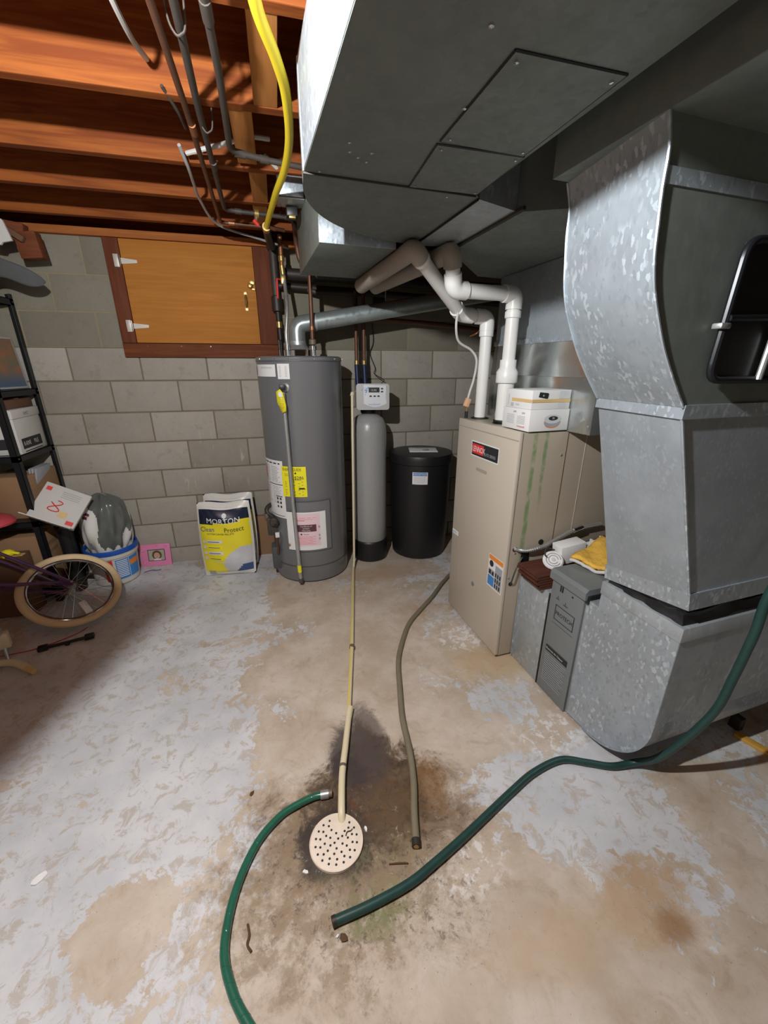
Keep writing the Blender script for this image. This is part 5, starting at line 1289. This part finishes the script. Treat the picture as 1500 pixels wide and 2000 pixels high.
# white carton leaning on the shelf
wc = empty('open_carton', (-1.37, 2.665, .46), 0, 'white carton with red print leaning open against the black shelf post', 'box')
ex_ = Vector((.86, 0, -.46)).normalized(); ey_ = Vector((.35, .55, .62)); ey_ = (ey_ - ex_ * ex_.dot(ey_)).normalized(); RB = basis(ex_, ey_)
def cpt(x, y, z=0): return RB @ Vector((x, y, z)) + Vector((-.04, .0, .085))
MB().box(cpt(0, .12, -.012), (.245, .235, .03), RB, .002).build('carton_face', M['box_white'], wc)
RB2 = basis(ex_, Vector((.15, -.62, .32)) - ex_ * ex_.dot(Vector((.15, -.62, .32))))
MB().box(cpt(0, .0, 0) + RB2 @ Vector((0, .05, -.006)), (.26, .10, .006), RB2, .001).build('carton_flap', M['box_white'], wc)
ff = lambda x, y: cpt(x - .12, y, .0045); f3 = lambda x, y: cpt(0, 0, 0) + RB2 @ Vector((x - .13, y, .0))
def wrapf(g, s_): return lambda x, y: g(x, y) 
patch([(.012, .040, .19, .215)], wc, M['ink_red'], ff, 'red_square')
patch([(.19, .23, .02, .045)], wc, M['ink_red'], ff, 'red_square')
patch([(.10 + .0 * i, .20, .205 - .012 * i, .209 - .012 * i) for i in range(4)], wc, M['head'], ff, 'fine_print')
mb = MB(); mb.tube([cpt(-.02 + .03 * math.sin(t * 2), .11 + .035 * math.cos(t), .006) for t in [k * .25 for k in range(22)]], .003, 5); mb.build('red_swirl', M['ink_red'], wc)
patch([(.135, .18, .05, .09)], wc, M['tape'], ff, 'tan_picture')
patch([(.03, .13, .05, .075)], wc, M['ink_red'], lambda x, y: f3(x, y) + RB2 @ Vector((0, 0, -.0015)), 'red_band')
sdk = empty('storage_bin', (-1.43, 2.84, .004), 0, 'black plastic bin between the cardboard box and the bucket', 'bin')
MB().lathe([(.10, 0), (.115, .45), (.12, .46), (.108, .455), (.09, .02), (0, .02)], (0, 0, 0), 28, Matrix.Diagonal((.36, .5, 1)), caps=False).build('bin_shell', M['black'], sdk)
MB().lathe([(.118, .445), (.125, .45), (.125, .468), (.118, .47)], (0, 0, 0), 28, Matrix.Diagonal((.36, .5, 1)), caps=False).build('bin_rim', M['black'], sdk)

# ================================================================ BLACK STEEL SHELF
sh = TH('steel_shelf', 'black steel shelving unit in the left corner, packed with boxes', 'shelf', (-1.99, 2.89, 0))
PX0, PX1, PY0, PY1 = -2.42, -1.48, 2.69, 3.10
for x in (PX0, PX1):
    for y in (PY0, PY1):
        mb = MB(); sx = 1 if x == PX0 else -1; sy = 1 if y == PY0 else -1
        mb.bb(x, x + sx * .034, y, y + sy * .003, 0, 1.83, .0005); mb.bb(x, x + sx * .003, y, y + sy * .034, 0, 1.83, .0005)
        sh.add(mb, 'post', M['black_metal'], smooth=False)
LV = (.08, .55, .945, 1.30, 1.80)
for z in LV:
    mb = MB(); mb.bb(PX0, PX1, PY0, PY1, z, z + .004); 
    for y in (PY0, PY1 - .003): mb.bb(PX0, PX1, y, y + .003, z - .03, z + .004)
    for x in (PX0, PX1 - .003): mb.bb(x, x + .003, PY0, PY1, z - .03, z + .004)
    sh.add(mb, 'shelf_deck', M['black_metal'], smooth=False)
for z in LV:
    for y in (PY0 + .01, PY1 - .012): sh.add(MB().lathe([(.006, 0), (.005, .004), (0, .005)], (PX1, y, z - .012), 8, Matrix.Rotation(rad(90), 3, 'Y')), 'bolt', M['iron'])
# artwork leaning on the fourth deck
ar = empty('framed_print', (-1.545, 2.915, 1.306), 0, 'small grey-framed print in mottled brown and blue leaning on the shelf', 'picture')
ar.rotation_euler = (rad(-5), 0, rad(74))
MB().bb(-.17, .14, -.008, .008, 0, .29, .003).build('frame', M['head'], ar)
k = NT('mottled_print'); v = k.noise(7, 6, .7, 1)
pc = k.mix(k.step(v, .35, .6), (.14, .13, .09), k.mix(k.step(k.noise(26, 3), .45, .6), (.22, .13, .06), (.34, .11, .05)))
z_ = k.sep()[2]; pc = k.mix(k.step(z_, .02, .12), (.07, .11, .17), pc)
ap = MB().bb(-.158, .128, -.0095, -.008, .012, .278).build('printed_picture', k.out(pc, .4, 0), ar)
# boxes on the third deck
fb_ = empty('file_box', (-1.555, 2.89, .949), 0, 'white file storage box with a dark printed band, at the end of the third shelf', 'box')
fb_.rotation_euler = (0, 0, rad(3))
MB().bb(-.065, .065, -.14, .17, 0, .20, .003).build('carton', M['box_white'], fb_)
MB().bb(-.07, .07, -.145, .175, .20, .25, .004).build('lid', M['box_white'], fb_)
f = flat((.065, -.14, 0), Y3, Z3)
sb = patch([(.03, .26, .025, .085)], fb_, M['ink'], lift(f, .001), 'printed_band')
lettering([('R-KIVE', .045, .043, .034, 'LEFT', .8), ('FILE', .165, .043, .034, 'LEFT', .9)], sb, M['ink_white'], lift(f, .002))
patch([(.04, .25, .008, .013)], fb_, M['ink'], lift(f, .001), 'print_line')
f4 = flat((.07, -.145, 0), Y3, Z3)
lettering([('NYC', .13, .213, .026, 'LEFT')], fb_, M['ink'], lift(f4, .001))
f5 = flat((-.065, -.14, 0), X3, Z3)
patch([(.02, .11, .03, .09)], fb_, M['ink'], lift(f5, .001), 'printed_band')
fb2 = empty('file_box', (-1.752, 2.83, .949), 0, 'white file box with ruled lines and a CONTENTS heading at the left edge', 'box')
MB().bb(-.15, .12, -.13, .15, 0, .25, .003).build('carton', M['paper'], fb2)
f = flat((-.15, -.13, 0), X3, Z3)
patch([(.0, .27, .022 + .018 * k, .0235 + .018 * k) for k in range(7)] + [(.0, .27, .20, .202)], fb2, M['ink_grey'], lift(f, .001), 'ruled_line')
hb = patch([(.02, .262, .15, .166)], fb2, M['ink'], lift(f, .001), 'heading_bar'); lettering([('CONTENTS', .255, .1525, .013, 'RIGHT', 1.3)], hb, M['ink_white'], lift(f, .002))
cbox('cardboard_box', 'flat brown box on the third shelf beneath the small framed print', (-1.66, 2.90, 1.20), (.30, .30, .055), (0, 0, 0), 'cardboard_dark')
cbox('cardboard_box', 'brown cardboard box at the end of the second shelf of the black unit', (-1.61, 2.92, .554), (.22, .30, .26), (0, 0, rad(-4)), 'cardboard')
q = empty('notebook_stack', (-1.54, 2.93, .554), 0, 'ring-bound notebooks standing on the second shelf against the post', 'notebook')
for k in range(3): MB().box((.012 * k - .0, .0, .15), (.008, .17, .28), Matrix.Rotation(rad(6 + 2 * k), 3, 'Y'), .001).build('notebook_cover', M['head'] if k % 2 else M['ink_grey'], q)
for k in range(14): MB().tube([(.036 + .004 * math.cos(t), -.086 + .004 * math.sin(t), .03 + .018 * k) for t in (0, 1.5, 3, 4.5, 6)], .0012, 4).build('binding_ring', M['steel'], q)
cbox('cardboard_box', 'patterned grey-brown box at the left edge on the second shelf', (-1.90, 2.88, .554), (.28, .30, .22), (0, 0, 0), 'rust_metal')
cbox('cardboard_box', 'dark box on the fourth shelf behind the framed print', (-1.86, 2.95, 1.304), (.34, .24, .36), (0, 0, 0), 'black')
# things on the top deck
bk_ = empty('wood_offcut', (-1.26, 2.93, 2.09), 0, 'reddish wood offcut nailed under the rear joist above the black shelf', 'wood')
MB().box((.015, .0, -.045), (.105, .07, .125), Matrix.Rotation(rad(-6), 3, 'Y'), .004).build('block', M['casing'], bk_)
MB().box((-.12, .0, .03), (.26, .06, .085), Matrix.Rotation(rad(8), 3, 'Y'), .004).build('cleat', M['casing'], bk_)
MB().box((-.03, -.05, -.0), (.10, .03, .03), Matrix.Rotation(.6, 3, 'Y'), .004).build('broken_chip', M['cardboard_dark'], bk_)
wp_ = empty('white_board', (-1.285, 2.84, 2.035), 0, 'cream-white panel with a torn lower edge poking in at the far left top', 'panel')
MB().prism([(-.36, .0), (-.10, -.005), (-.05, -.012), (-.04, .0), (.005, .01), (-.015, .10), (-.05, .125), (-.36, .152)], (0, 0, 0), X3, Z3, Y3, -.012, .0).build('panel_sheet', M['box_white'], wp_)
rg_ = MB(); 
def ragf(a, b):
    x = a * .34; hgt = .085 * (1 - a) ** .5 * (1 + .2 * math.sin(a * 9)) + .0
    return (x - .16, -.03 - .05 * math.sin(3.1 * a), (b - .45) * hgt * 2 + .02 * math.sin(5 * a) - .04 * a + .02)
rg_.grid(ragf, 20, 8); o = rg_.build('grey_rag', M['grey_rag'], normals=False); o.location = (-1.37, 2.90, 1.905); q = o.modifiers.new('t', 'SOLIDIFY'); q.thickness = .008
tag(o, 'pointed dark grey rag hanging over the corner of the black shelf', 'cloth')
# ---- floor items at the left
pb = TH('black_strap_bar', 'short black bar with thicker ends on the floor below the bicycle wheel', 'bar', (-1.25, 2.19, 0))
pb.add(MB().tube([(-1.34, 2.163, .012), (-1.15, 2.213, .012)], .008, 10), 'bar', M['black'])
pb.add(MB().box((-1.345, 2.162, .014), (.045, .035, .024), Rz(.26), .004), 'end_block', M['black'])
pb.add(MB().box((-1.145, 2.214, .014), (.045, .035, .024), Rz(.26), .004), 'end_block', M['black'])
pb.add(MB().box((-1.24, 2.183, .010), (.02, .03, .014), Rz(.26), .003), 'clip', M['black'])
hb_ = TH('beige_handlebar', 'cream curved tube with a yellowed worn tip on the floor at the left edge', 'handlebar', (-1.4, 2.0, .02))
hb_.add(MB().tube([(-1.75, 2.08, .03), (-1.50, 2.055, .03), (-1.42, 2.045, .03), (-1.36, 2.01, .028), (-1.325, 1.985, .026)], .017, 14, sm=5), 'tube', M['cpvc'])
hb_.add(MB().tube([(-1.33, 1.988, .026), (-1.285, 1.955, .022)], [.0175, .013], 12), 'worn_grip', M['tape'])
pe = TH('pedal_bracket', 'dusty metal and plastic bracket standing near the left edge under the bicycle', 'bracket', (-1.50, 2.15, 0))
pe.add(MB().box((-1.51, 2.16, .095), (.07, .05, .09), Rz(.4), .01), 'bracket_body', M['cpvc'])
pe.add(MB().tube([(-1.495, 2.15, .18), (-1.50, 2.15, .13)], .012, 10), 'bolt_head', M['steel'])
pe.add(MB().tube([(-1.50, 2.15, .06), (-1.485, 2.12, .0)], .008, 8), 'spindle', M['steel'])
tubeobj('extension_cord', [(-1.75, 2.14, .004), (-1.48, 2.16, .004), (-1.36, 2.19, .004), (-1.24, 2.27, .004), (-1.20, 2.33, .004)], .0028, M['red'], sm=6, seg=6, label='thin reddish cord on the floor under the bicycle wheel', cat='cord')
tubeobj('blue_cord', [(-1.08, 2.98, .004), (-1.03, 3.0, .006), (-1.0, 2.99, .004), (-.97, 3.0, .004)], .003, M['bag_blue'], sm=4, seg=6, label='short blue string on the floor before the pink frame', cat='string')

# ================================================================ RIGHT EDGE
bs = TH('folding_stool', 'folded black tubular stool with dark seat hung against the return duct at the right edge', 'stool', G(.05, -.80, 1.5))
def gl(p): return G(*p)
loopP = [(-.075, 1.405), (-.165, 1.43), (-.045, 1.78), (.10, 1.83), (.40, 1.86), (.45, 1.45), (.30, 1.40)]
loopP = [(-.093, 1.405), (-.078, 1.675), (.32, 1.70), (.30, 1.405)]
L4 = [Vector(G(u, -.768, z)) for u, z in loopP]; cyc = L4 + [L4[0], L4[1]]
ff_ = fillet([ (L4[3] + L4[0]) / 2 ] + L4 + [(L4[3] + L4[0]) / 2], .035, 6)
bs.add(MB().tube(ff_, .0085, 10), 'tube_frame', M['black_metal'])
bs.add(MB().prism([(u * .96 + .004, 1.40 + (z - 1.40) * .97 + .006) for u, z in loopP], G(0, 0, 0), EU, Z3, EV, -.762, -.758), 'seat_panel', M['black'])
bs.add(MB().tube([G(-.086, -.774, 1.53), G(.31, -.774, 1.545)], .007, 10), 'cross_bar', M['black_metal'])
bs.add(MB().tube([G(.06, -.776, 1.405), G(.07, -.776, 1.54)], .007, 10), 'inner_leg', M['steel'])
bs.add(MB().box(G(-.093, -.768, 1.515), (.03, .022, .012), Rz(EA), .003), 'hinge_clip', M['steel'])
tr = TH('tool_rack', 'dark metal tool with pale handles lying on a yellow board at the right edge', 'tool', (1.75, .83, 0))
tr.add(MB().box((1.88, .68, .03), (.16, .22, .03), Rz(rad(-30)), .004), 'base_plate', M['iron'])
tr.add(MB().tube([(1.80, .78, .10), (1.86, .72, .07), (1.92, .62, .06)], .014, 10, sm=3), 'pale_handle', M['head'])
tr.add(MB().tube([(1.76, .74, .05), (1.82, .66, .06)], .012, 10), 'pale_handle', M['steel'])
tr.add(MB().tube([(1.93, .76, 0.0), (1.94, .75, .5)], .02, 12), 'upright', M['iron'])
ybd = MB().box((0, 0, .008), (.03, .15, .014), None, .002).build('yellow_board', M['joist_y']); ybd.location = (1.735, .79, 0); ybd.rotation_euler = (0, 0, rad(20)); tag(ybd, 'narrow yellowish wooden strip on the floor at the right edge', 'board')
ybd.data.materials[0] = plain('yellow_wood', (.62, .34, .06), .6, 0, .2)

# ================================================================ bulb fixtures, the rear one added as fill, and the added shadow plank (beyond the frame)
for (x, y, l_) in ((-.35, .50, 'bare bulb in a white ceiling holder near the joists, in front of the duct'), (.35, -1.9, 'added fill bulb in a white ceiling holder at the rear of the basement')):
    t_ = TH('ceiling_or_fill_bulb', l_, 'lamp', (x, y, 2.13))
    t_.add(MB().lathe([(.055, 2.425), (.055, 2.36), (.03, 2.30), (.022, 2.19), (.0, 2.19)], (x, y, 0), 24), 'holder', M['white'])
    t_.add(MB().lathe([(.013, 2.20), (.02, 2.18), (.03, 2.14), (.026, 2.112), (.0, 2.10)], (x, y, 0), 24), 'glass', plain('bulb_glow', (1, .93, .84), .3, emit=20))
e = TH('shadow_plank', 'unseen plank added under the joists at the left to cast the floor shadow', 'shelf', (-.9, .55, 1.72))  # unseen plank, added and shaped to throw the shadow on the left floor
ex_ = Vector((.30, .954, 0)); ey_ = Vector((-.954, .30, 0))
e.add(MB().prism([(0, 0), (.24, 0), (.24, 1.2), (0, 1.2)], Vector((-.484, .60, 0)), ex_, ey_, Z3, 1.69, 1.71), 'plank', M['joist_y'])
for (a, b) in ((.02, .05), (.02, 1.1), (.22, 1.1)): e.add(MB().tube([Vector((-.5, .6, 1.7)) + ex_ * a + ey_ * b, Vector((-.5, .6, 2.2)) + ex_ * a + ey_ * b], .003, 6), 'hanger_wire', M['steel'])

tubeobj('copper_tube', [G(.22, .72, 1.60), G(.16, .66, 1.63), G(.12, .62, 1.60), G(.10, .66, 1.585)], .004, M['copper_bright'], sm=5, seg=6, label='thin copper tube crossing between the two white vertical pipes', cat='pipe')
